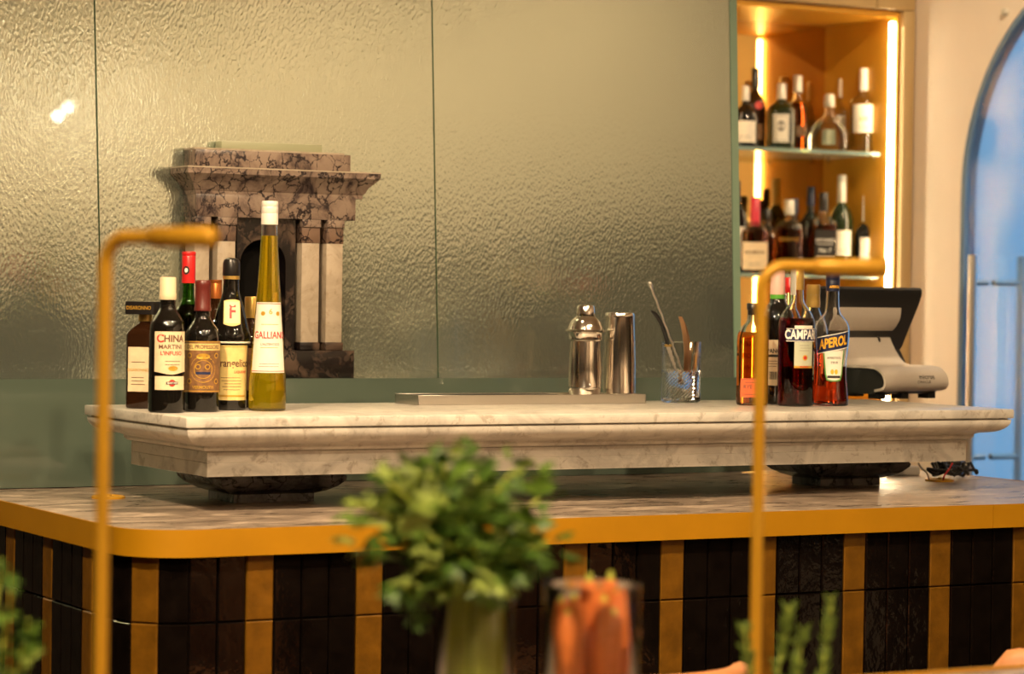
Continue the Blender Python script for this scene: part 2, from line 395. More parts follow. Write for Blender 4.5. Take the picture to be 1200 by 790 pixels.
# dark panels added to the unseen room to darken glass and tile reflections
struct(box('reflect_panel_7', (LX, FY, 0), (LX + .03, 7.0, 1.9), M_DPANEL))
struct(box('reflect_panel_8', (LX, BY - .03, 0), (4.45 - .07, BY - .001, 1.25), M_DPANEL))
YW0, YW1 = WIN[0] - WIN[1] - .02, WIN[0] + WIN[1] + .02
struct(box('reflect_panel_1', (RX - .03, FY, 0), (RX, YW0, 1.38), M_DPANEL)); struct(box('reflect_panel_2', (RX - .05, FY, 1.50), (RX, YW0, 1.70), M_DPANEL))
struct(box('reflect_panel_3', (RX - .03, YW1, 0), (RX, 5.0, 1.78), M_DPANEL)); struct(box('reflect_panel_6', (RX - .02, FY, 1.38), (RX, YW0, 1.50), M_MIDW))
struct(box('reflect_panel_4', (LX, FY, 0), (RX - .05, FY + .03, 1.38), M_DPANEL)); struct(box('reflect_panel_5', (LX, FY, 1.50), (RX - .05, FY + .05, 1.70), M_DPANEL))

# back wall with the bottle niche
NX1 = 5.34; NX0 = 4.45; NY1 = 7.45; NZ1 = at(1045, 20, Y=BY).z; NZ0 = 1.12
def quadmesh(name, quads, m):
    V = []; Fc = []
    for q in quads:
        i = len(V); V += q; Fc.append(tuple(range(i, i + len(q))))
    return mesh(name, V, Fc, m)
struct(quadmesh('wall_back', [[(LX, BY, 0), (NX0 - .06, BY, 0), (NX0 - .06, BY, CEIL), (LX, BY, CEIL)],
                              [(NX0 - .06, BY, NZ1 + .34), (RX, BY, NZ1 + .34), (RX, BY, CEIL), (NX0 - .06, BY, CEIL)]], M_WALL))
cab = thing('bottle_cabinet', 'gold lit wall cabinet with mirrored back holding two glass shelves of bottles', 'cabinet', (NX0, BY, 0))
def cw(o): return child_world(o, cab)
cw(box('back_mirror', (NX0, NY1, NZ0), (NX1, NY1 + .02, NZ1), M_MIRROR))
cw(box('side_panel', (NX1, BY - .005, NZ0), (NX1 + .012, NY1 + .02, NZ1), M_NICHE))
cw(box('side_panel', (NX0 - .012, BY - .005, NZ0), (NX0, NY1 + .02, NZ1), M_NICHE))
cw(box('top_panel', (NX0 - .012, BY - .005, NZ1), (NX1 + .012, NY1 + .02, NZ1 + .02), M_NICHE))
cw(box('bottom_panel', (NX0 - .012, BY - .005, NZ0 - .02), (NX1 + .012, NY1 + .02, NZ0), M_NICHE))
cw(box('frame', (NX1 + .012, BY - .03, 0), (RX - .004, BY + .02, NZ1 + .02), M_CABF, bev=.003))
cw(box('frame', (NX0 - .06, BY - .03, 0), (NX0 - .012, BY + .02, NZ1 + .02), M_CABF, bev=.003))
cw(box('header_panel', (NX0 - .06, BY - .03, NZ1 + .022), (NX1 - .10, BY + .02, NZ1 + .36), M_CABF, bev=.003))
cw(box('header_panel', (NX1 - .097, BY - .03, NZ1 + .022), (RX - .004, BY + .02, NZ1 + .36), M_CABF, bev=.003))
dw = (NX1 - NX0) / 2
for i in range(2):
    d_ = cw(box('cabinet_door', (NX0 + i * dw + .003, BY - .02, .1), (NX0 + (i + 1) * dw - .003, BY + .0, NZ0 - .025), M_CABF, bev=.003))
cw(box('led_strip', (NX1 - .014, BY + .004, NZ0), (NX1 - .001, BY + .016, NZ1 - .015), M_LED))
cw(box('led_strip', (NX0 + .001, BY + .004, NZ0), (NX0 + .014, BY + .016, NZ1 - .015), M_LED))
SZ = [at(1035, 179, Y=7.11).z, at(1035, 323, Y=7.11).z]
for z in SZ:
    cw(box('glass_shelf', (NX0 + .002, 7.11, z - .012), (NX1 - .016, NY1 - .004, z), M_SHELFG, bev=.001, seg=1))
    for y in (7.15, 7.40):
        V, Fc = tube_data([(NX1 - .016, y, z - .017), (NX1, y, z - .017)], .005, 8); cw(mesh('shelf_pin', V, Fc, M_STEEL, None, 50))
o = loft('wall_sensor', [(0, .012), (.012, .012), (.016, .008)], M_CAPSILV); o.rotation_euler = (0, -PI / 2, 0); o.location = at(1180, 14, X=RX); tag(o, 'tiny round sensor high on the cream wall above the blue door', 'sensor')

# ------------------------------------------------------------------ glass partition (seams lean a little)
GY = 5.53; LEAN = -.035
CTZ = 1.08; LEDGE = at(375, 443.5, Y=5.42).z
glass = thing('glass_partition', 'pale green hammered glass screen behind the marble shelf', 'screen', (2.0, GY, CTZ))
sx = [at(116.5, 300, Y=GY).x, at(511, 300, Y=GY).x, at(859, 300, Y=GY).x]
sx = [2 * sx[0] - sx[1], *sx]
GT = 2.75; ZR = at(511, 300, Y=GY).z
def lean(x, z): return x + LEAN * (z - ZR)
for i in range(3):
    a, b2 = sx[i] + .0018, sx[i + 1] - .0018
    V = [(lean(x, z), y, z) for y in (GY, GY + .012) for z in (CTZ, GT) for x in (a, b2)]
    Fc = [(0, 1, 3, 2), (4, 6, 7, 5), (0, 4, 5, 1), (2, 3, 7, 6)]
    child_world(mesh('glass_panel', V, Fc, M_HAMMER), glass)
    Fe = [(0, 2, 6, 4), (1, 5, 7, 3)]
    child_world(mesh('edge', V, Fe, M_EDGEG), glass)
V = [(lean(x, z), y, z) for y in (GY - .002, GY + .03) for z in (CTZ, GT) for x in (sx[3], sx[3] + .02)]
child_world(mesh('end_post', V, [(0, 1, 3, 2), (4, 6, 7, 5), (0, 4, 5, 1), (2, 3, 7, 6), (0, 2, 6, 4), (1, 5, 7, 3)], mat('pale_green_edge', (.20, .30, .22), .3, 0, coat=.5)), glass)
child_world(box('back_panel', (sx[0], GY + .016, CTZ), (sx[3] - .06, GY + .03, GT), M_GROUT), glass)
up = thing('glass_upstand', 'smooth green glass upstand along the back of the bar top', 'upstand', (2.0, 5.42, CTZ))
child_world(box('front_pane', (sx[0], 5.42, CTZ + .002), (sx[3], 5.428, LEDGE), M_SMOOTHG), up)
child_world(box('ledge', (sx[0], 5.428, LEDGE - .012), (sx[3], GY - .003, LEDGE), M_SMOOTHG), up)

# ------------------------------------------------------------------ bar
TX0, TX1, TY0, TY1 = 1.705, 4.15, 4.40, 5.47
def outline(ins, r):
    x0, x1, y0, y1 = TX0 + ins, TX1 - ins, TY0 + ins, TY1
    cx, cy = x0 + r, y0 + r; n = 24
    arc = [(cx - r * math.cos(PI / 2 * k / n), cy - r * math.sin(PI / 2 * k / n)) for k in range(n + 1)]
    return [(x0, y1)] + arc + [(x1, y0), (x1, y1)]
bt = thing('stone_worktop', 'brown grey stone bar top edged with a broad brass band', 'bar top', (2.9, 4.9, CTZ))
child_world(prism('stone_slab', outline(.005, .117), CTZ - .047, CTZ, M_COUNTER), bt)
XJ = at(1164, 605, Y=TY0).x
def band(path_o, path_i, name):
    k = len(path_o); z0, z1 = CTZ - .048, CTZ + .001
    V = [(x, y, z) for z in (z0, z1) for x, y in path_o] + [(x, y, z) for z in (z0, z1) for x, y in path_i]; Fc = []
    for i in range(k - 1):
        Fc += [(i, i + 1, k + i + 1, k + i), (2 * k + i + 1, 2 * k + i, 3 * k + i, 3 * k + i + 1), (k + i, k + i + 1, 3 * k + i + 1, 3 * k + i), (i + 1, i, 2 * k + i, 2 * k + i + 1)]
    Fc += [(0, k, 3 * k, 2 * k), (k - 1, 3 * k - 1, 4 * k - 1, 2 * k - 1)]
    return child_world(mesh(name, V, Fc, M_BRASS, None, 40), bt)
oo, oi = outline(0, .12), outline(.0045, .1155)
band(oo[:-2] + [(XJ - .0006, TY0)], oi[:-2] + [(XJ - .0006, TY0 + .0045)], 'brass_band')
band([(XJ + .0006, TY0), (TX1, TY0), (TX1, TY1)], [(XJ + .0006, TY0 + .0045), (TX1 - .0045, TY0 + .0045), (TX1 - .0045, TY1)], 'brass_band')
def grommet(px, py, label):
    p = at(px, py, Z=CTZ)
    t = thing('cable_grommet', label, 'grommet', p)
    loft('ring', [(0, .034), (.004, .034), (.006, .030), (.006, .024), (.001, .022)], M_LAMP, t, 28)
    loft('cover', [(.0012, .0215), (.003, .0215)], M_BLACK, t, 28)
    loft('button', [(.003, .008), (.007, .007), (.009, .004)], M_LAMP, t, 16)
grommet(127, 584, 'round brass grommet in the bar top by the curved corner')
grommet(1101, 564, 'round brass grommet in the bar top under the loose cables')

bb = thing('bar_counter', 'bar front of upright black glazed tiles with single gold tiles between', 'bar', (2.9, 4.43, 0))
child_world(prism('core', outline(.026, .10), 0, CTZ - .048, M_GROUT), bb)
# tiles along the path: s measured leftwards from the gold tile edge at X=1.924
PITCHT = .0546; RB = .11
FYT = TY0 + .018; LXT = TX0 + .012; cxb, cyb = LXT + RB, FYT + RB
def path_pt(s):
    x = 1.924 - s
    if x >= cxb: return (x, FYT), 0.0
    s2 = cxb - x
    if s2 <= RB * PI / 2:
        a = s2 / RB; return (cxb - RB * math.sin(a), cyb - RB * math.cos(a)), -a
    return (LXT, cyb + s2 - RB * PI / 2), -PI / 2
def tile_mesh(w_, h, name, m):
    g = .0011; c = .0022; d = .010
    def rng(ins, y): return [(-w_ / 2 + g + ins, y, -h / 2 + g + ins), (w_ / 2 - g - ins, y, -h / 2 + g + ins), (w_ / 2 - g - ins, y, h / 2 - g - ins), (-w_ / 2 + g + ins, y, h / 2 - g - ins)]
    V = rng(0, d) + rng(0, c) + rng(c, 0)
    Fc = [(8, 9, 10, 11)]
    for i in range(2):
        for k in range(4):
            k2 = (k + 1) % 4; Fc.append((i * 4 + k, i * 4 + k2, i * 4 + 4 + k2, i * 4 + 4 + k))
    me = bpy.data.meshes.new(name); me.from_pydata(V, [], Fc); me.update(); me.materials.append(m); return me
ZB = CTZ - .048; H1 = .119; H2 = .235
tm = {(g, r): tile_mesh(PITCHT, (H1, H2)[r], 'tile', (M_TILEB, M_TILEG)[g]) for g in (0, 1) for r in (0, 1)}
for col in range(-41, 26):
    s = col * PITCHT
    (x0, y0), a0 = path_pt(s); (x1, y1), a1 = path_pt(s + PITCHT)
    if max(x0, x1) > TX1 - .02 or y1 > TY1 - .05: continue
    gold = (col % 4 == 3)
    gold = ((col + 1) % 4 == 0)
    for r in (0, 1):
        me = tm[(1 if gold else 0, r)]
        o = bpy.data.objects.new('tile', me); C.objects.link(o); o.parent = bb
        ang = math.atan2(y0 - y1, x0 - x1)
        zc = (ZB - H1 / 2) if r == 0 else (ZB - H1 - H2 / 2)
        o.location = Vector(((x0 + x1) / 2, (y0 + y1) / 2, zc)) - Vector(bb.location)
        o.rotation_euler = (random.uniform(-.008, .008), 0, ang + random.uniform(-.008, .008))

# ------------------------------------------------------------------ marble shelf on feet
SLZ = CAM.z - .239; SX0, SX1, SY0, SY1 = 1.90, 3.86, 4.65, 5.195
ms = thing('marble_shelf', 'long white marble shelf with moulded edge raised on the bar top', 'shelf', (2.9, 4.95, CTZ))
child_world(box('lip', (SX0, SY0, SLZ - .020), (SX1, SY1, SLZ), M_MARBLE, bev=.003), ms)
prof = [(.010, SLZ - .020), (.010, SLZ - .0225), (.005, SLZ - .0228), (.005, SLZ - .026)]
for k in range(1, 11):
    t_ = k / 10; prof.append((.005 + .045 * (t_ ** 1.7), SLZ - .026 - .027 * math.sin(PI / 2 * t_) ** .9))
prof += [(.054, SLZ - .054), (.060, SLZ - .056), (.062, SLZ - .058), (.062, SLZ - .062), (.068, SLZ - .068), (.078, SLZ - .0695), (.078, SLZ - .073)]
child_world(rect_loft('moulding', SX0, SX1, SY0, SY1, prof, M_MARBLE, None, 35), ms)
child_world(rect_loft('plinth', SX0, SX1, SY0, SY1, [(.074, SLZ - .070), (.074, SLZ - .0895), (.0752, SLZ - .0905), (.074, SLZ - .0915), (.074, SLZ - .116), (.075, SLZ - .117)], M_MARBLE), ms)
SLB = SLZ - .117
for nm, (x0, x1), y0, y1 in (('a', (2.118, 2.293), 4.93, 5.06), ('b', (3.555, 3.72), 4.95, 5.06)):
    h = SLB - CTZ
    prf = [(-.046, SLB), (-.046, SLB - .012), (-.050, SLB - .018), (-.048, SLB - .024), (-.036, SLB - .036), (-.018, SLB - .046), (-.006, SLB - .050), (0, SLB - .052), (0, CTZ + .0005)]
    child_world(rect_loft('foot', x0, x1, y0, y1, prf, M_FOOT, None, 35), ms)

# ------------------------------------------------------------------ bottles
def interp_ring(rings, z):
    rr = [norm_ring(r) for r in rings]
    for a, b2 in zip(rr, rr[1:]):
        if a[0] <= z <= b2[0] and b2[0] > a[0]:
            t = (z - a[0]) / (b2[0] - a[0]); return tuple(a[i] + (b2[i] - a[i]) * t for i in range(4))
    return rr[0] if z < rr[0][0] else rr[-1]
def smooth_rings(rings, k=3):
    rr = [norm_ring(r) for r in rings]; out = []
    for i in range(len(rr) - 1):
        p0, p1, p2, p3 = rr[max(i - 1, 0)], rr[i], rr[i + 1], rr[min(i + 2, len(rr) - 1)]
        for j in range(k):
            t = j / k
            def cr(c):
                lo, hi = min(p1[c], p2[c]), max(p1[c], p2[c])
                v = .5 * (2 * p1[c] + (p2[c] - p0[c]) * t + (2 * p0[c] - 5 * p1[c] + 4 * p2[c] - p3[c]) * t * t + (3 * p1[c] - p0[c] - 3 * p2[c] + p3[c]) * t ** 3)
                return min(max(v, lo), hi)
            z = p1[0] + (p2[0] - p1[0]) * t
            out.append((z, cr(1), cr(2), p1[3] + (p2[3] - p1[3]) * t))
    out.append(rr[-1]); return out
class Bottle:
    """profile given in photograph pixels above the base; s converts to metres"""
    def __init__(self, name, label, px, py, Y, z, prof, glass=None, liquid=None, rot=0, cat='bottle', group=None, flat=1.0, n=2, seg=32, sm=3, scale=1.0, smooth=40):
        p = at(px, py, Y=Y); self.s = s = mpp(p) * scale
        self.t = thing(name, label, cat, (p.x, Y, z), -math.atan2(p.x, Y) + math.radians(rot), group)
        rings = [(h * s, r * s, r * s * flat, n if r > 10 else 2) if len(q) == 2 else (h * s, r * s, q[2] * s, q[3]) for q in prof for h, r in [q[:2]]]
        self.rings = smooth_rings(rings, sm)
        b = .0015
        r0 = self.rings[0]
        self.rings = [(0.0005, r0[1] - 2 * b, r0[2] - 2 * b, r0[3]), (b + .0003, r0[1] - .5 * b, r0[2] - .5 * b, r0[3])] + [(max(r[0], 2.5 * b) if i == 0 else r[0], *r[1:]) for i, r in enumerate(self.rings)]
        if glass is None: glass = M_DARKG
        clear = glass.name in ('clear_glass', 'green_glass')
        if clear:
            th = .0016
            inner = [(max(r[0], .006), max(r[1] - th, .002), max(r[2] - th, .002), r[3]) for r in self.rings[2:]]
            V, Fc = loft_data(self.rings, seg, True, False); V2, F2 = loft_data(inner, seg, True, False)
            o_ = len(V); V += V2; Fc += [tuple(reversed([i + o_ for i in f])) for f in F2]
            a = (len(self.rings) - 1) * seg; c = o_ + (len(inner) - 1) * seg
            for k in range(seg): Fc.append((a + k, a + (k + 1) % seg, c + (k + 1) % seg, c + k))
            self.body = mesh('glass_body', V, Fc, glass, self.t, smooth)
            if liquid:
                lm, lv = liquid; lv *= s
                lr = [(r[0], r[1] + th * .35, r[2] + th * .35, r[3]) for r in inner if r[0] < lv - .001]
                e = interp_ring(inner, lv); lr.append((lv, e[1] + th * .35, e[2] + th * .35, e[3]))
                lr[0] = (lr[0][0] - .0008, *lr[0][1:])
                loft('liquid', lr, lm, self.t, seg, smooth=smooth)
        else:
            self.body = loft('glass_body', self.rings, glass, self.t, seg, smooth=smooth)
    def cap(self, prof, m, name='cap', n=2, seg=24, flat=1.0):
        return loft(name, [(h * self.s, r * self.s, r * self.s * flat, n) for h, r in prof], m, self.t, seg)
    def pos(self, x, z, e):
        r = interp_ring(self.rings, z)
        if r[3] > 2.2: return (x, -(r[2] + e), z)
        th = x / r[1]; return ((r[1] + e) * math.sin(th), -(r[2] + e) * math.cos(th), z)
    def label(self, x0, x1, h0, h1, m, name='label', e=.0004, off=0, nx=18, nz=4, ang=None, shape=None, parent=None):
        s = self.s; V = []; Fc = []
        for j in range(nz + 1):
            for i in range(nx + 1):
                u = i / nx; v = j / nz
                x = (x0 + (x1 - x0) * u) * s; z = (h0 + (h1 - h0) * v) * s
                if shape: x, z = shape(u, v, x, z, s)
                V.append(self.pos(x, z, e))
        for j in range(nz):
            for i in range(nx):
                a = j * (nx + 1) + i; Fc.append((a, a + 1, a + nx + 2, a + nx + 1))
        return mesh(name, V, Fc, m, parent or self.t, 60)
    def disc(self, x, h, r, m, parent, e=.0007, name='emblem', ry=None, n=14):
        s = self.s; V = [self.pos(x * s, h * s, e)] + [self.pos((x + r * math.cos(2 * PI * k / n)) * s, (h + (ry or r) * math.sin(2 * PI * k / n)) * s, e) for k in range(n)]
        return mesh(name, V, [(0, 1 + k, 1 + (k + 1) % n) for k in range(n)], m, parent)
    def text(self, st, x, h, size, m, parent, bold=0, xs=1.0, e=.0008, slant=0, name='lettering'):
        s = self.s
        return text_obj(name, st, size * s, m, parent, lambda a, b2: self.pos(x * s + a, h * s + b2 + slant * a, e), bold * s, xs)
    def line(self, x0, x1, h, t, m, parent, e=.0007, name='rule'):
        return self.label(x0, x1, h, h + t, m, name, e, nx=10, nz=1, parent=parent)
def lines(b, lab, x0, x1, hs, m, t=.8, jit=3):
    for h in hs: b.line(x0 + random.uniform(0, jit), x1 - random.uniform(0, jit), h, t, m, lab, name='print_line')
GL = 'liqueur bottles at the curved end of the marble shelf'; GR = 'aperitif bottles beside the till'

# --- left group
b = Bottle('liqueur_bottle', 'square dark amber bottle with a wide flat black cap behind the bottles', 169, 477, 5.03, SLZ,
           [(0, 17, 17, 6), (3, 18, 18, 6), (86, 18, 18, 6), (93, 15, 15, 5), (99, 8.5, 8.5, 2.5), (103, 7, 7, 2), (110, 7, 7, 2)], M_BROWNG, rot=-24, group=GL)
c_ = b.cap([(110, 19), (125, 19)], M_CAPB, n=9, seg=32)
for f_, nm in ((-b.s * 19, 'DISARONNO'),):
    text_obj('lettering', nm, 6.0 * b.s, M_GOLDINK, c_, lambda a, q: (a, -19.3 * b.s, 117.5 * b.s + q), .1 * b.s, .88)
    text_obj('lettering', nm, 6.0 * b.s, M_GOLDINK, c_, lambda a, q: (-19.3 * b.s, -a, 117.5 * b.s + q), .1 * b.s, .88)
b.cap([(102, 8), (110, 8)], M_CAPGOLD, 'neck_collar')
l_ = b.label(-13, 13, 20, 72, M_CREAM, nx=2); b.text('DISARONNO', 0, 45, 4.6, M_GOLDINK, l_, .05); lines(b, l_, -10, 10, (28, 32, 36, 54), M_BROWNINK)

b = Bottle('liqueur_bottle', 'black bottle with cream cap and cream label in red and brown lettering', 195, 483, 4.855, SLZ,
           [(0, 21), (3, 21.6), (50, 21.4), (98, 20.6), (106, 19), (114, 14.5), (121, 10), (126, 9), (134, 9)], M_DARKG, rot=6, group=GL, n=2.0)
b.cap([(132, 9.6), (134, 10.2), (139, 10), (140, 9.6), (157, 9.4), (158.5, 8.6)], M_CAPCREAM)
l_ = b.label(-18, 24, 48, 95, M_CREAM, nz=8, shape=lambda u, v, x, z, s: (x + (1.6 * s * math.sin(u * PI * 2 - PI) if .40 < v < .6 else 0), z - (3 * s * math.sin(u * PI) ** 2 if v == 0 else 0)))
b.text('C', -10.5, 86.5, 13, M_REDINK, l_, .35); b.text('HINA', 6.5, 86.5, 11, M_BROWNINK, l_, .35, .95)
b.text('MARTINI', 2, 77, 7, M_BROWNINK, l_, .15, 1.05); b.text("L'INFUSO", 3, 69.5, 6.4, M_REDINK, l_, .15, 1.0)
lines(b, l_, -6, 14, (60, 56), M_BROWNINK, .7); b.disc(5, 52, 6, M_GOLDINK, l_, ry=3)
l_ = b.label(-17, 22, 27, 43, M_CREAM, nz=2); b.disc(4, 35, 4.2, M_REDINK, l_); b.label(-3, 11, 33.4, 36.6, M_INK, 'emblem_bar', .001, nx=8, nz=1, parent=l_); b.text('MARTINI', 4, 35, 3, M_WHITEINK, l_, .05, e=.0014)

b = Bottle('liqueur_bottle', 'tall dark green bottle with bright red capsule and round black badge', 219, 478, 5.00, SLZ,
           [(0, 18), (3, 18.5), (95, 18.5), (110, 17), (120, 12), (128, 8), (136, 7), (148, 7)], M_GLASSG, (liquid('dark_bitters', (.10, .025, .004)), 122), group=GL)
c_ = b.cap([(147, 8), (160, 8), (178, 8), (179, 7.6), (180, 8.2), (183, 8.2), (184, 7.6)], M_CAPRED)
bs_ = b.s
mesh('badge', [(8.3 * bs_ * math.sin(-.35 + .5 * math.cos(2 * PI * k / 14)), -8.3 * bs_ * math.cos(-.35 + .5 * math.cos(2 * PI * k / 14)), (162 + 5 * math.sin(2 * PI * k / 14)) * bs_) for k in range(14)], [tuple(range(14))], M_INK, c_)
mesh('badge', [(8.5 * bs_ * math.sin(-.35 + .25 * math.cos(2 * PI * k / 14)), -8.5 * bs_ * math.cos(-.35 + .25 * math.cos(2 * PI * k / 14)), (162 + 2.6 * math.sin(2 * PI * k / 14)) * bs_) for k in range(14)], [tuple(range(14))], M_WHITEINK, c_)

b = Bottle('vermouth_bottle', 'dark bottle with burgundy wax cap and ornate brown gold label', 236, 482, 4.875, SLZ,
           [(0, 20), (3, 20.6), (84, 20.6), (92, 19.6), (99, 16.5), (105, 12), (111, 9.2), (118, 8.8), (124, 8.8)], M_DARKG, rot=4, group=GL)
b.cap([(118, 10), (121, 10.2), (123, 9.4), (140, 9.0), (146, 9.0), (148, 9.4), (152, 9.2), (154, 8)], M_CAPBUR)
l_ = b.label(-28, 30, 23, 83, M_TAN)
l2 = b.label(-27, 29, 72, 80, M_GOLDP, 'title_band', .0006, nz=1, parent=l_); b.text('DEL PROFESSORE', 0, 76, 6.6, M_BROWNINK, l_, .12, .82, .0011)
for r_, m_ in ((15.5, M_GOLDINK), (14.6, M_TAN), (11, M_GOLDINK), (10.2, M_TAN)): b.disc(0, 50, r_, m_, l_, .0005 + (15.5 - r_) * .00004, n=28)
for x, h in ((-6, 53), (5, 53), (-17, 66), (17, 66), (-17, 36), (17, 36)): b.disc(x, h, 3.3, M_GOLDINK, l_, .0009); b.disc(x, h, 2.1, M_BROWNINK, l_, .0011)
b.disc(0, 65, 8, M_GOLDINK, l_, .0009, ry=3.5); b.line(-9, 9, 44, 3, M_NAVY, l_, .0009); b.text('VERMOUTH', 0, 29, 5, M_GOLDINK, l_, .1, .95, .0009)
for h in (24, 81.5): b.line(-27, 29, h, 1, M_GOLDINK, l_)

b = Bottle('liqueur_bottle', 'bottle with a plain copper cap, mostly hidden behind other bottles', 251, 477, 5.06, SLZ,
           [(0, 15), (3, 16), (92, 16), (104, 13), (114, 8), (122, 7), (128, 7)], M_BROWNG, group=GL)
b.cap([(127, 7.4), (144, 7.4), (145, 7), (146, 7.4), (149, 7.2)], M_CAPCOP)

b = Bottle('hazelnut_liqueur_bottle', 'black robe shaped bottle with small cream badge above a gold label', 269, 481, 4.93, SLZ,
           [(0, 18.5), (3, 19.5), (40, 20), (70, 20.5), (75, 21), (79, 21.5), (81, 23.2), (86, 23.4), (92, 22), (120, 15.5), (134, 11), (140, 9.6), (152, 9.2), (156, 9.2)], M_DARKG, rot=3, group=GL)
b.cap([(153, 9.9), (157, 9.9)], M_CAPGOLD, 'gold_collar'); b.cap([(157, 10), (159, 10.4), (172, 10), (176, 8.6), (178, 5)], M_CAPB)
b.cap([(78.3, 22.6), (79.5, 23.6), (80.7, 22.6)], M_PAPER, 'cord')
l_ = b.label(-9.5, 11, 101, 128, M_GOLDP, 'badge', shape=lambda u, v, x, z, s: (x, z + (1.5 * s if v == 1 else (-2.5 * s if v == 0 else 0)) * math.sin(u * PI)))
l2 = b.label(-8.5, 10, 102, 127, M_CREAM, 'badge_face', .0006, parent=l_); b.text('F', .8, 114.5, 22, M_REDINK, l_, .5, .8, .0010)
l_ = b.label(-19, 24, 12, 76, M_GOLDP); b.text('Frangelico', 3, 55, 12.5, M_BROWNINK, l_, .25, .82); b.text('LIQUORE', 12, 45, 4, M_REDINK, l_, .08)
lines(b, l_, -12, 16, (38, 34.5, 31, 27.5, 24), M_BROWNINK, .6, 6); b.line(-15, 20, 16, 2, M_GOLDINK, l_); b.line(-19, 24, 74, 1, M_GOLDINK, l_)

b = Bottle('liqueur_bottle', 'brown bottle with gold cap and tan label half hidden by yellow liqueur bottle', 294, 478, 5.02, SLZ,
           [(0, 15), (3, 16), (80, 16), (92, 13), (102, 8.5), (112, 8)], M_BROWNG, group=GL)
b.cap([(105, 8.6), (128, 8.8), (130, 8.2)], M_CAPGOLD); b.label(-14, 14, 20, 70, M_TAN)

b = Bottle('yellow_liqueur_bottle', 'very tall tapering bottle of bright yellow liqueur with white cap and cream label', 313, 482, 4.885, SLZ,
           [(0, 21), (3, 22), (30, 21.6), (44, 20.6), (127, 14.7), (180, 11), (200, 10), (218, 9.4), (230, 9.2)], M_GLASS, (M_LYEL, 205), rot=-1, group=GL, seg=40)
b.cap([(218, 9.9), (230, 9.9), (231, 9.5), (232, 9.9), (238, 9.9), (239, 9.5), (240, 9.9), (244, 9.7), (245.5, 9)], M_CAPW)
def gal(u, v, x, z, s): return (x * (1 - .26 * v), z)
l_ = b.label(-22.5, 25, 45, 127, M_IVORY, shape=gal, nz=8)
b.text('GALLIANO', 3.5, 88.5, 11.6, M_REDINK, l_, .22, .74); b.text('6', 3, 116, 9, M_GOLDINK, l_, .15); b.disc(-6, 114, 2.6, M_GOLDINK, l_); b.disc(12, 114, 2.6, M_GOLDINK, l_)
b.text("L'AUTENTICO", 3, 78, 3.6, M_REDINK, l_, .04); lines(b, l_, -9, 14, (74, 101), M_GOLDINK, .6); lines(b, l_, -12, 16, (55, 52), M_BROWNINK, .5)
for h in (46.5, 125): b.label(-22 if h < 90 else -16, 24.5 if h < 90 else 18, h, h + .8, M_REDINK, 'rule', .0007, nz=1, parent=l_)

# --- right group
b = Bottle('whiskey_bottle', 'flat clear flask of amber whiskey with small orange label near its base', 881, 472, 4.93, SLZ,
           [(0, 17.5, 12, 3), (4, 18.6, 13, 3), (76, 18.6, 13, 3), (84, 17.5, 12, 2.8), (92, 13, 9.5, 2.4), (98, 8, 7.5, 2), (104, 6.6, 6.6, 2), (112, 6.6, 6.6, 2)], M_GLASS, (M_LAMB, 86), group=GR)
b.cap([(106, 6.8), (112, 6.8), (112.2, 7.8), (119, 7.8), (120, 7)], M_CAPB)
l_ = b.label(-13.5, 13.5, 10, 32, M_ORNG, nx=2); b.text('RYE', -5, 22, 6, M_BROWNINK, l_, .15); lines(b, l_, -11, 11, (27, 13), M_BROWNINK, .8); b.line(-12.5, 12.5, 30.4, .7, M_BROWNINK, l_)
for st, h in (('BULLEIT', 72), ('FRONTIER', 58), ('WHISKEY', 44)): b.text(st, 0, h, 8, M_LDAMB, b.body, .25, .62, .0006, name='embossing')

b = Bottle('vermouth_bottle', 'dark wine bottle with pale pink neck seal and cream label beside the flask', 909, 475, 5.00, SLZ,
           [(0, 19), (3, 20), (96, 20), (106, 18), (114, 13), (120, 9.5), (126, 8.4), (150, 8)], M_DARKG, rot=-20, group=GR)
b.cap([(123, 8.9), (128, 8.7)], mat('bright_green_foil', (.10, .36, .04), .3), 'seal_edge'); b.cap([(128, 8.8), (156, 8.4), (157, 7.6)], M_CAPPINK)
l_ = b.label(-20, 14, 22, 75, M_CREAM); b.text('CARPANO', -2, 62, 7, M_INK, l_, .15, .85); b.line(-18, 12, 55, 3, M_INK, l_); lines(b, l_, -15, 10, (50, 47, 44), M_BROWNINK, .6)
for k in range(8): b.label(-1 + k * 1.3, -.4 + k * 1.3 + .3 * (k % 2), 29, 38, M_INK, 'barcode_bar', .0008, nx=1, nz=1, parent=l_)

b = Bottle('spirit_bottle', 'clear bottle with bright red cap peeking out behind the ruby bottle', 924, 472, 5.07, SLZ,
           [(0, 15), (3, 16), (88, 16), (100, 13), (110, 7.5), (116, 6.5), (128, 6.5)], M_GLASS, (M_LDAMB, 80), group=GR)
b.cap([(128, 6.8), (145, 6.8), (146, 6.2)], M_CAPRED)

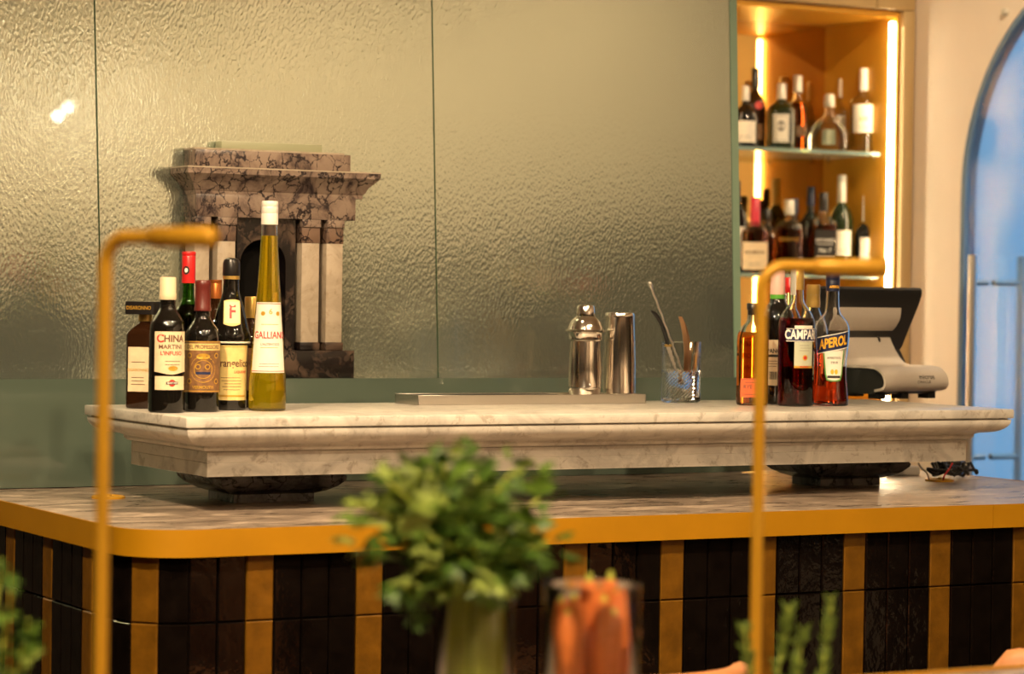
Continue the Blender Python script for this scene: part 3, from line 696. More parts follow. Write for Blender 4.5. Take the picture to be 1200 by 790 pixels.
b = Bottle('ruby_aperitif_bottle', 'large round bottle of dark ruby aperitif with white letters on navy band', 932, 476, 4.89, SLZ,
           [(0, 20.5), (3, 21.6), (94, 21.6), (102, 20.4), (109, 17.4), (115, 13), (121, 9), (127, 7.9), (138, 7.6), (150, 7.6)], M_GLASS, (M_LRED, 103), rot=18, group=GR, seg=40)
b.cap([(136, 8.1), (150, 8.1), (162, 7.9), (163, 7.2)], M_CAPGOLD, 'foil_cap')
b.label(-12, -3.5, 130, 161, M_CAPSILV, 'tax_strip', .0011, nx=6)
l_ = b.label(-19, 21, 76, 91, M_NAVY, 'name_band', nz=1); b.text('CAMPARI', .5, 83.5, 15.0, M_WHITEINK, l_, .45, .68, .0009); b.line(-19, 21, 76, .7, M_WHITEINK, l_); b.line(-19, 21, 90.4, .7, M_WHITEINK, l_)
b.label(-9, 15, 91.3, 94.5, M_PAPER, 'top_strip', nz=1)
l_ = b.label(-9, 15, 45, 75.5, mat('pale_green_paper', (.50, .52, .38), .5), 'label'); b.disc(4, 57, 3.4, M_GOLDINK, l_); b.disc(4, 57, 2.0, M_REDINK, l_, .0010); lines(b, l_, -5, 12, (71, 68, 65), M_GREYINK, .6); b.line(-9, 15, 45, 2.6, M_GOLDINK, l_); b.text('MILANO', 3, 46.5, 2.8, M_REDINK, l_, .08, e=.0011)

b = Bottle('spirit_bottle', 'clear bottle of orange spirit with gold foil neck between two aperitif bottles', 951, 472, 5.02, SLZ,
           [(0, 17), (3, 18), (76, 18), (90, 16), (102, 11), (110, 7.5), (118, 7)], M_GLASS, (M_LORG, 70), group=GR)
b.cap([(112, 8), (118, 8.4), (127, 7.8), (128, 8.2), (138, 8), (139, 7)], M_CAPGOLD); b.label(-3, 12, 122, 138, M_CAPSILV, 'tax_strip', .0016, nx=5)

b = Bottle('orange_aperitif_bottle', 'waisted clear bottle half full of orange red aperitif with slanted navy band', 973.5, 476, 4.895, SLZ,
           [(0, 19.5), (3, 20.4), (14, 19.6), (34, 17.8), (50, 17.6), (66, 19), (80, 20.4), (90, 20.4), (97, 18.5), (103, 14), (108, 10), (114, 8.4), (124, 7.9), (136, 7.6), (146, 7.6)], M_GLASS, (M_LORG, 46), rot=5, group=GR, seg=40)
b.cap([(134, 8.1), (146, 8.1), (147, 7.8), (148, 8.2), (157, 8.1), (158, 7.5)], M_CAPNAVY); c_ = b.label(-9, 9, 136, 142, M_CAPNAVY, 'neck_band', .0010, nz=1); b.text('APEROL', 2, 139, 4.2, M_YELINK, c_, .12, .8, .0016)
sl = lambda u, v, x, z, s: (x, z + .20 * x)
l_ = b.label(-21, 21, 65, 83, M_NAVY, 'name_band', nz=3, shape=sl); b.text('APEROL', .5, 74, 15.5, M_YELINK, l_, .5, .62, .0012, .20)
b.label(-21, 21, 83, 84, M_WHITEINK, 'rule', .0006, nz=1, shape=sl, parent=l_); b.label(-21, 21, 64.2, 65.2, M_WHITEINK, 'rule', .0006, nz=1, shape=sl, parent=l_)
def shield(k): return lambda u, v, x, z, s: (1.5 * s + (x - 1.5 * s) * (.72 + .28 * v) if v > 0 else 1.5 * s + (x - 1.5 * s) * .62, z + .10 * (x - 1.5 * s) * v - (1.5 * s if v == 0 else 0) * math.sin(u * PI))
l_ = b.label(-12, 15, 30, 64, M_GREENINK, 'label', .0005, nz=5, shape=shield(0)); l2 = b.label(-10, 13, 31.5, 64, M_IVORY, 'label_face', .0008, nz=5, shape=shield(0), parent=l_)
b.text('APERITIVO', 1.5, 56, 3.4, M_INK, l_, .05, e=.0013); b.text('1919', 1.5, 50.5, 4.2, M_INK, l_, .08, e=.0013); b.disc(-.5, 40, 2, M_YELINK, l_, .0013, ry=3); b.disc(4, 40, 2, M_YELINK, l_, .0013, ry=3); b.line(-6, 9, 32.5, 3, M_INK, l_, .0013)
b.label(-15, -11.6, 40, 64, M_ORNG, 'side_stripe', .0005, nx=2, shape=sl); 

# --- cabinet bottles
G1 = 'bottles on the upper glass shelf'; G2 = 'bottles on the lower glass shelf'
Z1, Z2 = SZ
def gen(h, r, neck, sh, nr=4.2):   # height, radius, neck start, shoulder start
    return [(0, r * .95), (2, r), (sh, r), ((sh + neck) / 2, r * .82), (neck - (neck - sh) * .15, nr * 1.5), (neck, nr), (h - 8, nr * .92)]
def sb(name, lab, px, Y, top, base, r, sh, neck, glass, z, grp, liq=None, capm=M_CAPB, caph=16, lab_=None, flat=1.0, n=2, rot=0, nr=4.2):
    h = base - top
    b = Bottle(name, lab, px, base - 1, Y, z + .0005, gen(h, r, neck, sh, nr), glass, liq, rot, group=grp, flat=flat, n=n, seg=24)
    b.cap([(h - caph, nr * 1.12), (h - 1, nr * 1.05), (h, nr * .9)], capm)
    if lab_:
        m_, x0, x1, h0, h1 = lab_[:5]; l = b.label(x0, x1, h0, h1, m_)
        for t in lab_[5:]: b.text(*t[:4], t[4], l, .12, t[5] if len(t) > 5 else .85)
        lines(b, l, x0 * .6, x1 * .6, (h0 + 4, h0 + 7), M_GREYINK, .6, 2)
        b.lab = l
    return b
sb('rum_bottle', 'dark bottle with a large cream label at the glass screen end of upper shelf', 873, 7.20, 92, 165, 14.5, 34, 52, M_DARKG, Z1, G1, None, M_CAPSILV, 18, (M_PAPER, -13, 16, 6, 31), rot=-6)
b = sb('cognac_bottle', 'tall slim dark brown bottle with red badge behind the cream labelled bottle', 884, 7.30, 68, 164, 13, 46, 70, M_BROWNG, Z1, G1, None, M_CAPB, 22, (M_TAN, -9, 11, 12, 30)); b.disc(5, 52, 5, M_REDINK, b.lab)
b = sb('rum_bottle', 'squat dark green bottle with square cream portrait label', 915, 7.22, 90, 168, 17.5, 44, 58, M_OLIVEG, Z1, G1, None, M_CAPSILV, 19, (M_IVORY, -10, 10, 8, 41), nr=5); b.label(-8.5, 8.5, 10, 39, M_GREYINK, 'label_border', .0007, parent=b.lab); b.label(-7.8, 7.8, 10.8, 38.2, M_IVORY, 'label_face', .0009, parent=b.lab); b.disc(0, 27, 5, M_GREYINK, b.lab, .0012, ry=6.5)
sb('whiskey_bottle', 'tall reddish amber bottle with pale stopper beside the squat green bottle', 934, 7.30, 77, 167, 12.5, 46, 62, M_GLASS, Z1, G1, (M_LDAMB, 58), M_CAPSILV, 20, (M_TAN, -9, 9, 18, 30), nr=5)
b = Bottle('tequila_bottle', 'round squat clear bottle of pale spirit with small stopper', 971, 173, 7.215, Z1 + .0005, [(0, 21, 13, 2.2), (3, 23, 14, 2.2), (16, 23.5, 14, 2.2), (28, 20, 12.5, 2.2), (36, 14, 10, 2), (41, 7.5, 6.5, 2), (46, 5.4, 5.4, 2), (56, 5, 5, 2)], M_GLASS, (M_LPALE, 34), group=G1, seg=28)
b.cap([(53, 6), (57, 6.4), (66, 6), (68, 4.5)], M_CAPSILV); b.label(-8, 8, 8, 26, mat('pale_sage_paper', (.50, .54, .38), .5), nx=2)
sb('vodka_bottle', 'clear slim bottle standing behind the round squat bottle', 986, 7.36, 80, 170, 12, 50, 64, M_GLASS, Z1, G1, (M_LPALE, 48), M_CAPW, 22, (M_PAPER, -10, 10, 26, 46))
sb('gin_bottle', 'tall clear bottle with white cap and white label at bright end of shelf', 1011, 7.22, 75, 175, 15.5, 58, 70, M_GLASS, Z1, G1, (M_LPALE, 55), M_CAPW, 26, (M_PAPER, -13, 14, 24, 57, ('GIN', 0, 40, 7, M_GREENINK)), nr=5)
sb('wine_bottle', 'tall black bottle with pale label cut off by the glass screen edge', 862, 7.26, 209, 317, 13, 62, 84, M_DARKG, Z2, G2, None, M_CAPB, 30, (M_PAPER, -11, 13, 8, 54))
sb('bourbon_bottle', 'amber bottle dipped in bright red wax with cream label', 884, 7.19, 227, 316, 15.5, 44, 62, M_GLASS, Z2, G2, (M_LDAMB, 50), M_WAX, 34, (M_CREAM, -14, 15, 4, 36, ('BOURBON', 0, 24, 5.5, M_BROWNINK)), nr=5.2, n=3.5, flat=.8)
sb('whiskey_bottle', 'plain amber bottle with black cap behind the red wax bottle', 898, 7.33, 238, 314, 13, 42, 56, M_GLASS, Z2, G2, (M_LAMB, 52), M_CAPB, 14, nr=5)
b = sb('bourbon_bottle', 'rounded flask of dark amber bourbon with a pale neck seal', 924, 7.21, 231, 318, 16, 54, 64, M_GLASS, Z2, G2, (M_LDAMB, 52), M_CAPSILV, 18, None, flat=.55, n=2.6, nr=5.5); b.text('RESERVE', 0, 40, 6, M_GOLDINK, b.body); b.line(-14, 14, 4, 9, M_GREENINK, b.body)
sb('whiskey_bottle', 'short black capped dark bottle behind the rounded bourbon flask', 930, 7.35, 224, 313, 12, 50, 66, M_BROWNG, Z2, G2, None, M_CAPNAVY, 18)
sb('rum_bottle', 'tall near black bottle behind the square black labelled whiskey', 949, 7.32, 210, 313, 14, 52, 74, M_DARKG, Z2, G2, None, M_CAPNAVY, 22)
b = Bottle('tennessee_whiskey_bottle', 'square whiskey bottle with black label and black neck band', 964, 318, 7.215, Z2 + .0005, [(0, 13.5, 13.5, 6), (2, 14.5, 14.5, 6), (56, 14.5, 14.5, 6), (62, 13, 13, 5), (67, 7.5, 7.5, 2.5), (71, 5, 5, 2), (84, 4.8, 4.8, 2)], M_GLASS, (M_LDAMB, 58), rot=10, group=G2, seg=32)
b.cap([(74, 5.4), (95, 5.4), (96, 4.8)], M_CAPB); l_ = b.label(-12, 12, 6, 52, M_INK, nx=2); b.text("JACK DANIEL'S", 0, 40, 5.0, M_WHITEINK, l_, .12, .68); b.text('No 7', 0, 28, 7, M_WHITEINK, l_, .12); b.text('WHISKEY', 0, 13, 4.6, M_WHITEINK, l_, .08); b.line(-10, 10, 35, .8, M_WHITEINK, l_); b.line(-10, 10, 20, .8, M_WHITEINK, l_)
sb('wine_bottle', 'dark olive green wine bottle with white label and foil neck', 985, 7.26, 202, 319, 14, 64, 84, M_OLIVEG, Z2, G2, None, M_CAPSILV, 32, (M_PAPER, -10, 13, 22, 52), nr=5)
sb('cordial_bottle', 'small bottle with orange yellow cap peeking behind the green wine bottle', 991, 7.38, 238, 314, 9, 44, 56, M_BROWNG, Z2, G2, None, M_CAPYEL, 16)
sb('liqueur_bottle', 'dark bottle with white and yellow cap and white label at bright shelf end', 1015, 7.22, 227, 322, 14, 50, 62, M_DARKG, Z2, G2, None, M_CAPW, 32, (M_PAPER, -8, 15, 8, 44, ('N', 4, 24, 8, M_GREYINK)), nr=5.4).label(3, 8, 68, 92, M_CAPYEL, 'cap_stripe', .0012, nx=4)

# ------------------------------------------------------------------ small marble fireplace model on the ledge
AY = 5.455; AY1 = GY - .004
def axp(px, Y=AY): return at(px, 300, Y=Y).x
def azp(py, px=320, Y=AY): return at(px, py, Y=Y).z
LZ = LEDGE
fp = thing('marble_aedicule', 'miniature veined marble fireplace surround with paired cream pilasters behind the bottles', 'fireplace', (axp(320), 5.48, LZ))
def fw(o): return child_world(o, fp)
# heights measured at the middle of the model
zt, zc1, zc0, zf0, zk0, zp1, zp0 = azp(178), azp(200), azp(230), azp(256), azp(264), azp(284), azp(401)
xa, xb = axp(229), axp(416)
fw(box('back_plate', (xa, GY - .010, LZ), (xb, GY - .004, zf0), M_CLEARMIR))
fw(box('attic_block', (axp(229), 5.462, zc1 - .002), (axp(411), AY1, zt), M_BRECCIA, bev=.0015))
fw(box('cap', (axp(258, 5.49), 5.49, zt), (axp(376, 5.49), AY1, zt + .022), mat('pale_green_ghost', (.30, .31, .20), .4), bev=.0015))  # solid block standing in for the ghost double reflection above the attic
fw(box('cap_fillet', (axp(229), 5.468, zt), (axp(405), AY1, zt + .004), M_COLUMN))
cx0, cx1 = axp(213), axp(438)
pr = [(0, zc1), (0, zc1 - .012), (.004, zc1 - .016), (.008, zc1 - .020), (.020, zc1 - .032), (.026, zc0 + .012), (.030, zc0 + .008), (.030, zc0)]
fw(rect_loft('cornice', cx0, cx1, 5.425, AY1, pr, M_BRECCIA, None, 30, back=False))
fw(box('cornice_fillet', (cx0 - .001, 5.424, zc1), (cx1 + .001, AY1, zc1 + .003), M_COLUMN))
fw(box('frieze', (xa, AY, zf0), (xb, AY1, zc0 + .001), M_BRECCIA, bev=.001))
zb1 = zp0
for i, (p0, p1) in enumerate(((229, 246.5), (256, 277), (355, 375.5), (384, 403))):
    x0, x1 = axp(p0), axp(p1)
    d_ = .0015
    fw(box('impost_block', (x0 - d_, AY + .001, zk0 - .002), (x1 + d_, AY1 - .012, zf0), M_BRECCIA, bev=.001))
    fw(box('capital', (x0 - .001, AY + .005, zp1), (x1 + .001, AY1 - .012, zk0 - .002), m_breccia('brown_veined_marble', (.16, .10, .07), (.10, .065, .05), (.03, .02, .02), 30), bev=.001))
    fw(box('pilaster', (x0, AY + .006, zb1), (x1, AY1 - .012, zp1), M_COLUMN, bev=.001))
    fw(box('pilaster_base', (x0 - .003, AY + .003, zb1 - .018), (x1 + .003, AY1 - .012, zb1), M_BRECCIA_D, bev=.002))
fw(box('plinth', (xa, AY - .004, LZ), (xb, AY1 - .010, zb1 - .018), M_BRECCIA_D, bev=.0015))
fw(box('recess_panel', (axp(229), AY1 - .013, LZ), (axp(403), AY1 - .009, zf0), M_BRECCIA_D))
# arched slab between the pilasters
ya0, ya1 = AY + .018, AY1 - .012
xl, xr = axp(281), axp(350); ac = (axp(285) + axp(339)) / 2; ar = (axp(339) - axp(285)) / 2; zs = azp(310)
V = []; Fc = []
def q4(*p):
    i = len(V); V.extend(p); Fc.append((i, i + 1, i + 2, i + 3))
q4((xl, ya0, zb1 - .018), (ac - ar, ya0, zb1 - .018), (ac - ar, ya0, zf0), (xl, ya0, zf0)); q4((ac + ar, ya0, zb1 - .018), (xr, ya0, zb1 - .018), (xr, ya0, zf0), (ac + ar, ya0, zf0))
for k in range(20):
    a, b2 = PI * k / 20, PI * (k + 1) / 20
    p, q = (ac - ar * math.cos(a), zs + ar * 1.0 * math.sin(a)), (ac - ar * math.cos(b2), zs + ar * 1.0 * math.sin(b2))
    q4((p[0], ya0, p[1]), (q[0], ya0, q[1]), (q[0], ya0, zf0), (p[0], ya0, zf0)); q4((p[0], ya0, p[1]), (p[0], ya1, p[1]), (q[0], ya1, q[1]), (q[0], ya0, q[1]))
for sg in (-1, 1): q4((ac + sg * ar, ya0, zb1 - .018), (ac + sg * ar, ya1, zb1 - .018), (ac + sg * ar, ya1, zs), (ac + sg * ar, ya0, zs))
fw(mesh('arch_slab', V, Fc, M_BRECCIA_D)); fw(box('niche_back', (xl, ya1 - .002, LZ), (xr, ya1, zf0), M_GROUT))

# ------------------------------------------------------------------ tray, shakers, mixing glass
ty0, ty1 = 5.055, 5.165
tx0, tx1 = at(490, 472, Y=ty0).x, at(757, 472, Y=ty0).x
tr = thing('steel_tray', 'long shallow brushed steel tray on the marble shelf', 'tray', ((tx0 + tx1) / 2, 5.11, SLZ))
TH = .021
def tw(o): return child_world(o, tr)
tw(box('base', (tx0 + .002, ty0 + .002, SLZ + .0005), (tx1 - .002, ty1 - .002, SLZ + .017), M_STEELB))
tw(box('rim', (tx0, ty0, SLZ + .0005), (tx1, ty0 + .002, SLZ + TH), M_STEELB, bev=.0006, seg=1)); tw(box('rim', (tx0, ty1 - .002, SLZ + .0005), (tx1, ty1, SLZ + TH), M_STEELB, bev=.0006, seg=1))
tw(box('rim', (tx0, ty0, SLZ + .0005), (tx0 + .002, ty1, SLZ + TH), M_STEELB, bev=.0006, seg=1)); tw(box('rim', (tx1 - .002, ty0, SLZ + .0005), (tx1, ty1, SLZ + TH), M_STEELB, bev=.0006, seg=1))
tw(box('mat', (tx0 + .02, ty0 + .008, SLZ + .017), (tx1 - .20, ty1 - .008, SLZ + .0195), M_RUBBER))
p = at(685, 461, Y=5.11); s = mpp(p); TZ = SLZ + .0175
sh = thing('cobbler_shaker', 'polished steel cobbler shaker with domed cap standing on the tray', 'shaker', (p.x, 5.11, TZ))
def L(name, pr_, m, par, seg=40): return loft(name, [(h * s, r * s * 1.07) for h, r in pr_], m, par, seg)
L('cup', [(0, 16.5), (1, 17.2), (8, 18), (9, 18.3), (10, 18), (30, 18.2), (55, 16.8), (64, 16.2)], M_STEEL, sh)
L('strainer_cap', [(63.5, 17), (65, 18.3), (72, 18.3), (73, 19), (74.5, 22), (75.5, 22), (77, 19.5), (80, 18.6), (86, 16.5), (90, 13), (92, 10.8), (93, 10)], M_STEEL, sh)
L('cap', [(91.5, 10.2), (93, 10.4), (103, 9.8), (105, 8.8), (106, 6)], M_STEEL, sh)
p = at(725, 461, Y=5.115); s = mpp(p)
tn = thing('shaker_tin', 'upturned tall steel shaker tin beside the cobbler shaker', 'shaker', (p.x, 5.115, TZ))
L('cup', [(0, 18.6), (1.5, 19), (3, 18.7), (40, 18), (90, 16.2), (91, 16.4), (94.5, 16.2), (96, 15.2), (96, 14.4), (94, 13)], M_STEEL, tn)
for o in (sh, tn): pass
p = at(797.5, 469, Y=5.10); s = mpp(p)
mg = thing('mixing_glass', 'cut crystal mixing glass with bar tools standing in it', 'mixing glass', (p.x, 5.10, SLZ + .0005))
pr_o = [(0, 21.5), (1, 22.4), (36, 22.6), (37, 23), (60, 23), (70, 23.4), (71, 23.2)]
rings = [(h * s, r * s) for h, r in pr_o]; inner = [(6 * s, 20 * s), (36 * s, 20.8 * s), (71 * s, 21.8 * s)]
seg = 64
# diamond cut lower wall
V = []; Fc = []
rows = [(0, 21.0), (1.2, 22.0)] + [(2 + k * 2.1, 22.4) for k in range(17)] + [(38, 22.8), (55, 22.9), (70, 23.3), (71, 23.0)]
for j, (h, r) in enumerate(rows):
    for k in range(seg):
        a = 2 * PI * k / seg; rr = r
        if 2 <= j <= 18: rr += .6 if (j + k) % 2 else -.5
        if h > 68:  # pouring lip
            da = abs((a - 1.9 + PI) % (2 * PI) - PI); rr += 3.2 * max(0, 1 - da / .35)
        V.append((rr * s * math.sin(a), -rr * s * math.cos(a), h * s))
for j in range(len(rows) - 1):
    for k in range(seg): k2 = (k + 1) % seg; Fc.append((j * seg + k, j * seg + k2, (j + 1) * seg + k2, (j + 1) * seg + k))
Fc.append(tuple(reversed(range(seg)))); o_ = len(V); n_ = len(rows) - 1
V2, F2 = loft_data(inner, seg, True, False); V += V2; Fc += [tuple(reversed([i + o_ for i in f])) for f in F2]
c2 = o_ + 2 * seg
for k in range(seg): Fc.append((n_ * seg + k, n_ * seg + (k + 1) % seg, c2 + (k + 1) % seg, c2 + k))
mesh('glass_cup', V, Fc, M_GLASS, mg)
MGX = Vector((p.x, 5.10, SLZ))
def mgp(px, py, dy=0): q = at(px, py, Y=5.10 + dy); return q
# bar spoon: twisted stem
a_, b_ = mgp(808, 458, .012), mgp(761, 331, -.01)
sp = thing('bar_spoon', 'long twisted bar spoon leaning out of the mixing glass', 'spoon', a_)
pts = [a_.lerp(b_, t / 30) + Vector((.0007 * math.sin(t * 1.6), .0007 * math.cos(t * 1.6), 0)) for t in range(31)]
V, Fc = tube_data(pts, .0026, 8); child_world(mesh('stem', V, Fc, M_STEELB, None, 50), sp)
d_ = (b_ - a_).normalized(); V, Fc = tube_data([b_ - d_ * .016, b_ - d_ * .010, b_, b_ + d_ * .002], [.0028, .0048, .0045, .002], 10); child_world(mesh('finial', V, Fc, M_STEELB, None, 50), sp)
V, Fc = tube_data([a_ + d_ * .012, a_ + d_ * .006, a_, a_ - d_ * .004], [.0018, .006, .007, .002], 10); child_world(mesh('bowl', V, Fc, M_STEELB, None, 50), sp)
a_, m1, m2, b_ = mgp(793, 440), mgp(783, 405), mgp(776, 380), mgp(763, 364, -.012)
kn = thing('paring_knife', 'small knife with curved black handle in the mixing glass', 'knife', a_)
pts = bez(m1, mgp(780, 394), mgp(775, 372), b_, 10); V, Fc = tube_data(pts, [.0030, .004, .0045, .0045, .0045, .0045, .0045, .005, .005, .0045, .002], 10); child_world(mesh('handle', V, Fc, M_BLACK, None, 60), kn)
dv = (m1 - a_); pv = Vector((.006, -.002, 0))
child_world(mesh('blade', [a_, m1 - pv * .8, m1 + pv * .8, a_ + pv * .5, a_ + Vector((0, .001, 0)), m1 - pv * .8 + Vector((0, .001, 0)), m1 + pv * .8 + Vector((0, .001, 0)), a_ + pv * .5 + Vector((0, .001, 0))], [(0, 1, 2, 3), (7, 6, 5, 4), (0, 4, 5, 1), (2, 6, 7, 3), (1, 5, 6, 2), (3, 7, 4, 0)], M_STEELB), kn)
child_world(box('ferrule', m1 - Vector((.008, .003, .003)), m1 + Vector((.008, .003, .003)), M_CAPGOLD, bev=.001), kn)
tg = thing('serving_tongs', 'bent copper brown serving tongs standing in the mixing glass', 'tongs', mgp(800, 455))
for dx, dy in ((0, -.006), (3, .008)):
    pts = bez(mgp(801 + dx, 455, dy), mgp(806 + dx, 425, dy), mgp(806 + dx, 395, dy), mgp(797, 371, 0), 12)
    V = []; Fc = []
    for i, q in enumerate(pts):
        wd = .0045 + .002 * math.sin(i / 12 * PI)
        for sx_, sy_ in ((-1, -1), (1, -1), (1, 1), (-1, 1)): V.append(q + Vector((sx_ * wd, sy_ * .0009, 0)))
    for i in range(len(pts) - 1):
        for k in range(4): k2 = (k + 1) % 4; Fc.append((i * 4 + k, i * 4 + k2, i * 4 + 4 + k2, i * 4 + 4 + k))
    Fc += [(3, 2, 1, 0), tuple(range(len(V) - 4, len(V)))]
    child_world(mesh('arm', V, Fc, mat('copper_brown_metal', (.50, .30, .16), .35, .85), None, 30), tg)
pts = [mgp(813, 440), mgp(815, 420), mgp(820, 401)]
jg = thing('tasting_spoon', 'short dark spoon handle against the rim of the mixing glass', 'spoon', pts[0])
V, Fc = tube_data(pts, [.003, .004, .0045], 8); child_world(mesh('handle', V, Fc, mat('copper_brown_metal'), None, 50), jg)

# ------------------------------------------------------------------ till (back of the terminal turned to the room)
PH = math.radians(38)
wdir = -_R0 * math.cos(PH) - _F0 * math.sin(PH)   # towards the camera's left
bdir = _R0 * math.sin(PH) - _F0 * math.cos(PH)
HW = .108
ref = at(1097, 467, Z=SLZ)          # right rear foot corner
pos_o = ref - bdir * .165 + wdir * HW; pos_o.z = SLZ
pos = thing('till_terminal', 'silver and black till terminal seen from behind on the marble shelf', 'till', pos_o)
def PL(w_, b2, z): return wdir * w_ + bdir * b2 + Vector((0, 0, z))
def extr(name, prof, w0, w1, m, parent=pos, smooth=40, seg=6, edge=.012):
    # closed profile (b,z) extruded along the width
    n = len(prof); V = [PL(w0, *q) for q in prof] + [PL(w1, *q) for q in prof]
    Fc = [tuple(range(n)), tuple(reversed(range(n, 2 * n)))] + [((k + 1) % n, k, n + k, n + (k + 1) % n) for k in range(n)]
    bm = bmesh.new(); vs = [bm.verts.new(v) for v in V]
    for f in Fc: bm.faces.new([vs[i] for i in f])
    return bmobj(name, bm, m, parent, smooth)
def sheet(prof, t):
    out = []; inn = []
    for i, q in enumerate(prof):
        a = Vector(prof[max(i - 1, 0)]); c = Vector(prof[min(i + 1, len(prof) - 1)]); d = (c - a).normalized(); nrm = Vector((d.y, -d.x))
        out.append(tuple(q)); inn.append((q[0] - nrm.x * t, q[1] - nrm.y * t))
    return out + inn[::-1]
def sp2(pts, k=6):
    out = []
    for i in range(len(pts) - 1):
        p0, p1, p2, p3 = (Vector(pts[max(i - 1, 0)]), Vector(pts[i]), Vector(pts[i + 1]), Vector(pts[min(i + 2, len(pts) - 1)]))
        for j in range(k):
            t = j / k; out.append(tuple(.5 * (2 * p1 + (p2 - p0) * t + (2 * p0 - 5 * p1 + 4 * p2 - p3) * t * t + (3 * p1 - p0 - 3 * p2 + p3) * t ** 3)))
    out.append(tuple(pts[-1])); return out
low = sp2([(.168, .018), (.196, .024), (.205, .040), (.196, .062), (.170, .077), (.120, .080), (.075, .080), (.052, .088), (.032, .108), (.016, .130), (.004, .150)])
base_part = extr('stand_cover', sheet(low, .006), -HW, HW, M_SILVER)
hi = sp2([(.010, .158), (.026, .168), (.042, .190), (.046, .212), (.044, .226)])
extr('head_cover', sheet(hi, .006), -HW * .98, HW * 1.1, M_SILVER)
extr('stand_core', [(-.03, .012), (.162, .012), (.188, .030), (.19, .055), (.165, .070), (.07, .073), (.045, .082), (.02, .110), (-.004, .150), (-.05, .150), (-.06, .06)], -HW + .006, HW - .004, M_BLACK)
extr('neck_core', [(-.055, .148), (.0, .148), (.018, .165), (.034, .190), (.036, .224), (-.02, .224)], -HW + .008, HW - .006, M_BLACK)
# tilted screen housing
scr = [(.034, .268), (.054, .268), (.060, .262), (.060, .250), (.050, .226), (.036, .200), (-.004, .122), (-.016, .108), (-.034, .108), (-.036, .118)]
extr('screen_housing', scr, -HW - .055, HW + .075, M_BLACK, smooth=30)
extr('screen', [(.036, .258), (.041, .266), (-.036, .124), (-.040, .117)], -HW - .048, HW + .068, mat('screen_glass', (.01, .012, .015), .08))
extr('side_clip', [(-.01, .06), (.03, .06), (.04, .085), (.02, .115), (-.02, .115)], -HW - .022, -HW + .004, M_BLACK)
for w_ in (-HW + .015, HW - .03, 0):
    extr('rubber_foot', [(.13, 0.0005), (.165, .0005), (.165, .016), (.13, .016)], w_ - .012, w_ + .012, M_RUBBER)
    extr('rubber_foot', [(-.02, 0.0005), (.015, .0005), (.015, .016), (-.02, .016)], w_ - .012, w_ + .012, M_RUBBER)
extr('cover_slot', [(.0125, .1385), (.0162, .1335), (.0165, .1420), (.0085, .1475)], -.066, -.062, M_INK)
def on_base(a, q):  # lettering on the rear face of the stand: a to the picture's right, q upward
    z = .050 + q; z = min(max(z, .020), .078)
    bb_ = .0
    for (b0, z0), (b1, z1) in zip(low, low[1:]):
        if min(z0, z1) <= z <= max(z0, z1) and b0 > .15: bb_ = b0 + (b1 - b0) * ((z - z0) / (z1 - z0) if z1 != z0 else 0); break
    if bb_ == 0: bb_ = .2
    return PL(-.035 - a, bb_ + .0006, z)
text_obj('lettering', 'micros', .016, M_INK, pos, lambda a, q: on_base(a, q + .004), .0003, 1.2)
text_obj('lettering', 'ORACLE', .009, M_INK, pos, lambda a, q: on_base(a - .012, q - .008), .0001, 1.35)

# cables under the shelf
def cable(label, pts, r, m, name='cable', grp=None):
    P = []
    for i in range(len(pts) - 1):
        p0, p1, p2, p3 = pts[max(i - 1, 0)], pts[i], pts[i + 1], pts[min(i + 2, len(pts) - 1)]
        for j in range(6):
            t = j / 6; P.append(.5 * (2 * p1 + (p2 - p0) * t + (2 * p0 - 5 * p1 + 4 * p2 - p3) * t * t + (3 * p1 - p0 - 3 * p2 + p3) * t ** 3))
    P.append(pts[-1]); V, Fc = tube_data(P, r, 8); o = mesh(name, V, Fc, m, None, 60); tag(o, label, 'cable', grp); return o
def cp(px, py, Y): return at(px, py, Y=Y)
M_CBLK = mat('black_cable', (.01, .01, .01), .4); M_CWHT = mat('white_cable', (.62, .56, .48), .4); M_CRED = mat('red_cable', (.55, .02, .02), .4)
cable('thin white cable hanging from the shelf to the brass grommet', [cp(1076, 543, 4.98), cp(1080, 549, 4.97), cp(1086, 554, 4.96), cp(1089, 562, 4.95)], .0022, M_CWHT)
cable('short red wire rising from the brass grommet', [cp(1105, 563, 4.95), cp(1107, 557, 4.95), cp(1112, 550, 4.96), cp(1116, 543, 4.97)], .0020, M_CRED)
for i in range(12):
    random.seed(40 + i); x0 = 1098 + i * 3
    pts = [cp(x0 - 6, 542, 4.99 + .01 * i)] + [cp(x0 + random.uniform(-12, 14), random.uniform(546, 558), 4.98 + .012 * i) for _ in range(5)] + [cp(x0 + 6, 542, 5.0 + .01 * i)]
    cable('loop of black cable bundled under the end of the marble shelf', pts, .0036, M_CBLK, 'cable', 'tangled black cables')
ad = at(1070, 558, Z=CTZ)
o = box('power_adapter', (-.045, -.02, .0005), (.03, .02, .022), mat('grey_adapter', (.34, .31, .27), .4), bev=.004); o.location = ad + Vector((0, .03, 0)); tag(o, 'small grey power adapter lying beside the shelf foot', 'adapter')

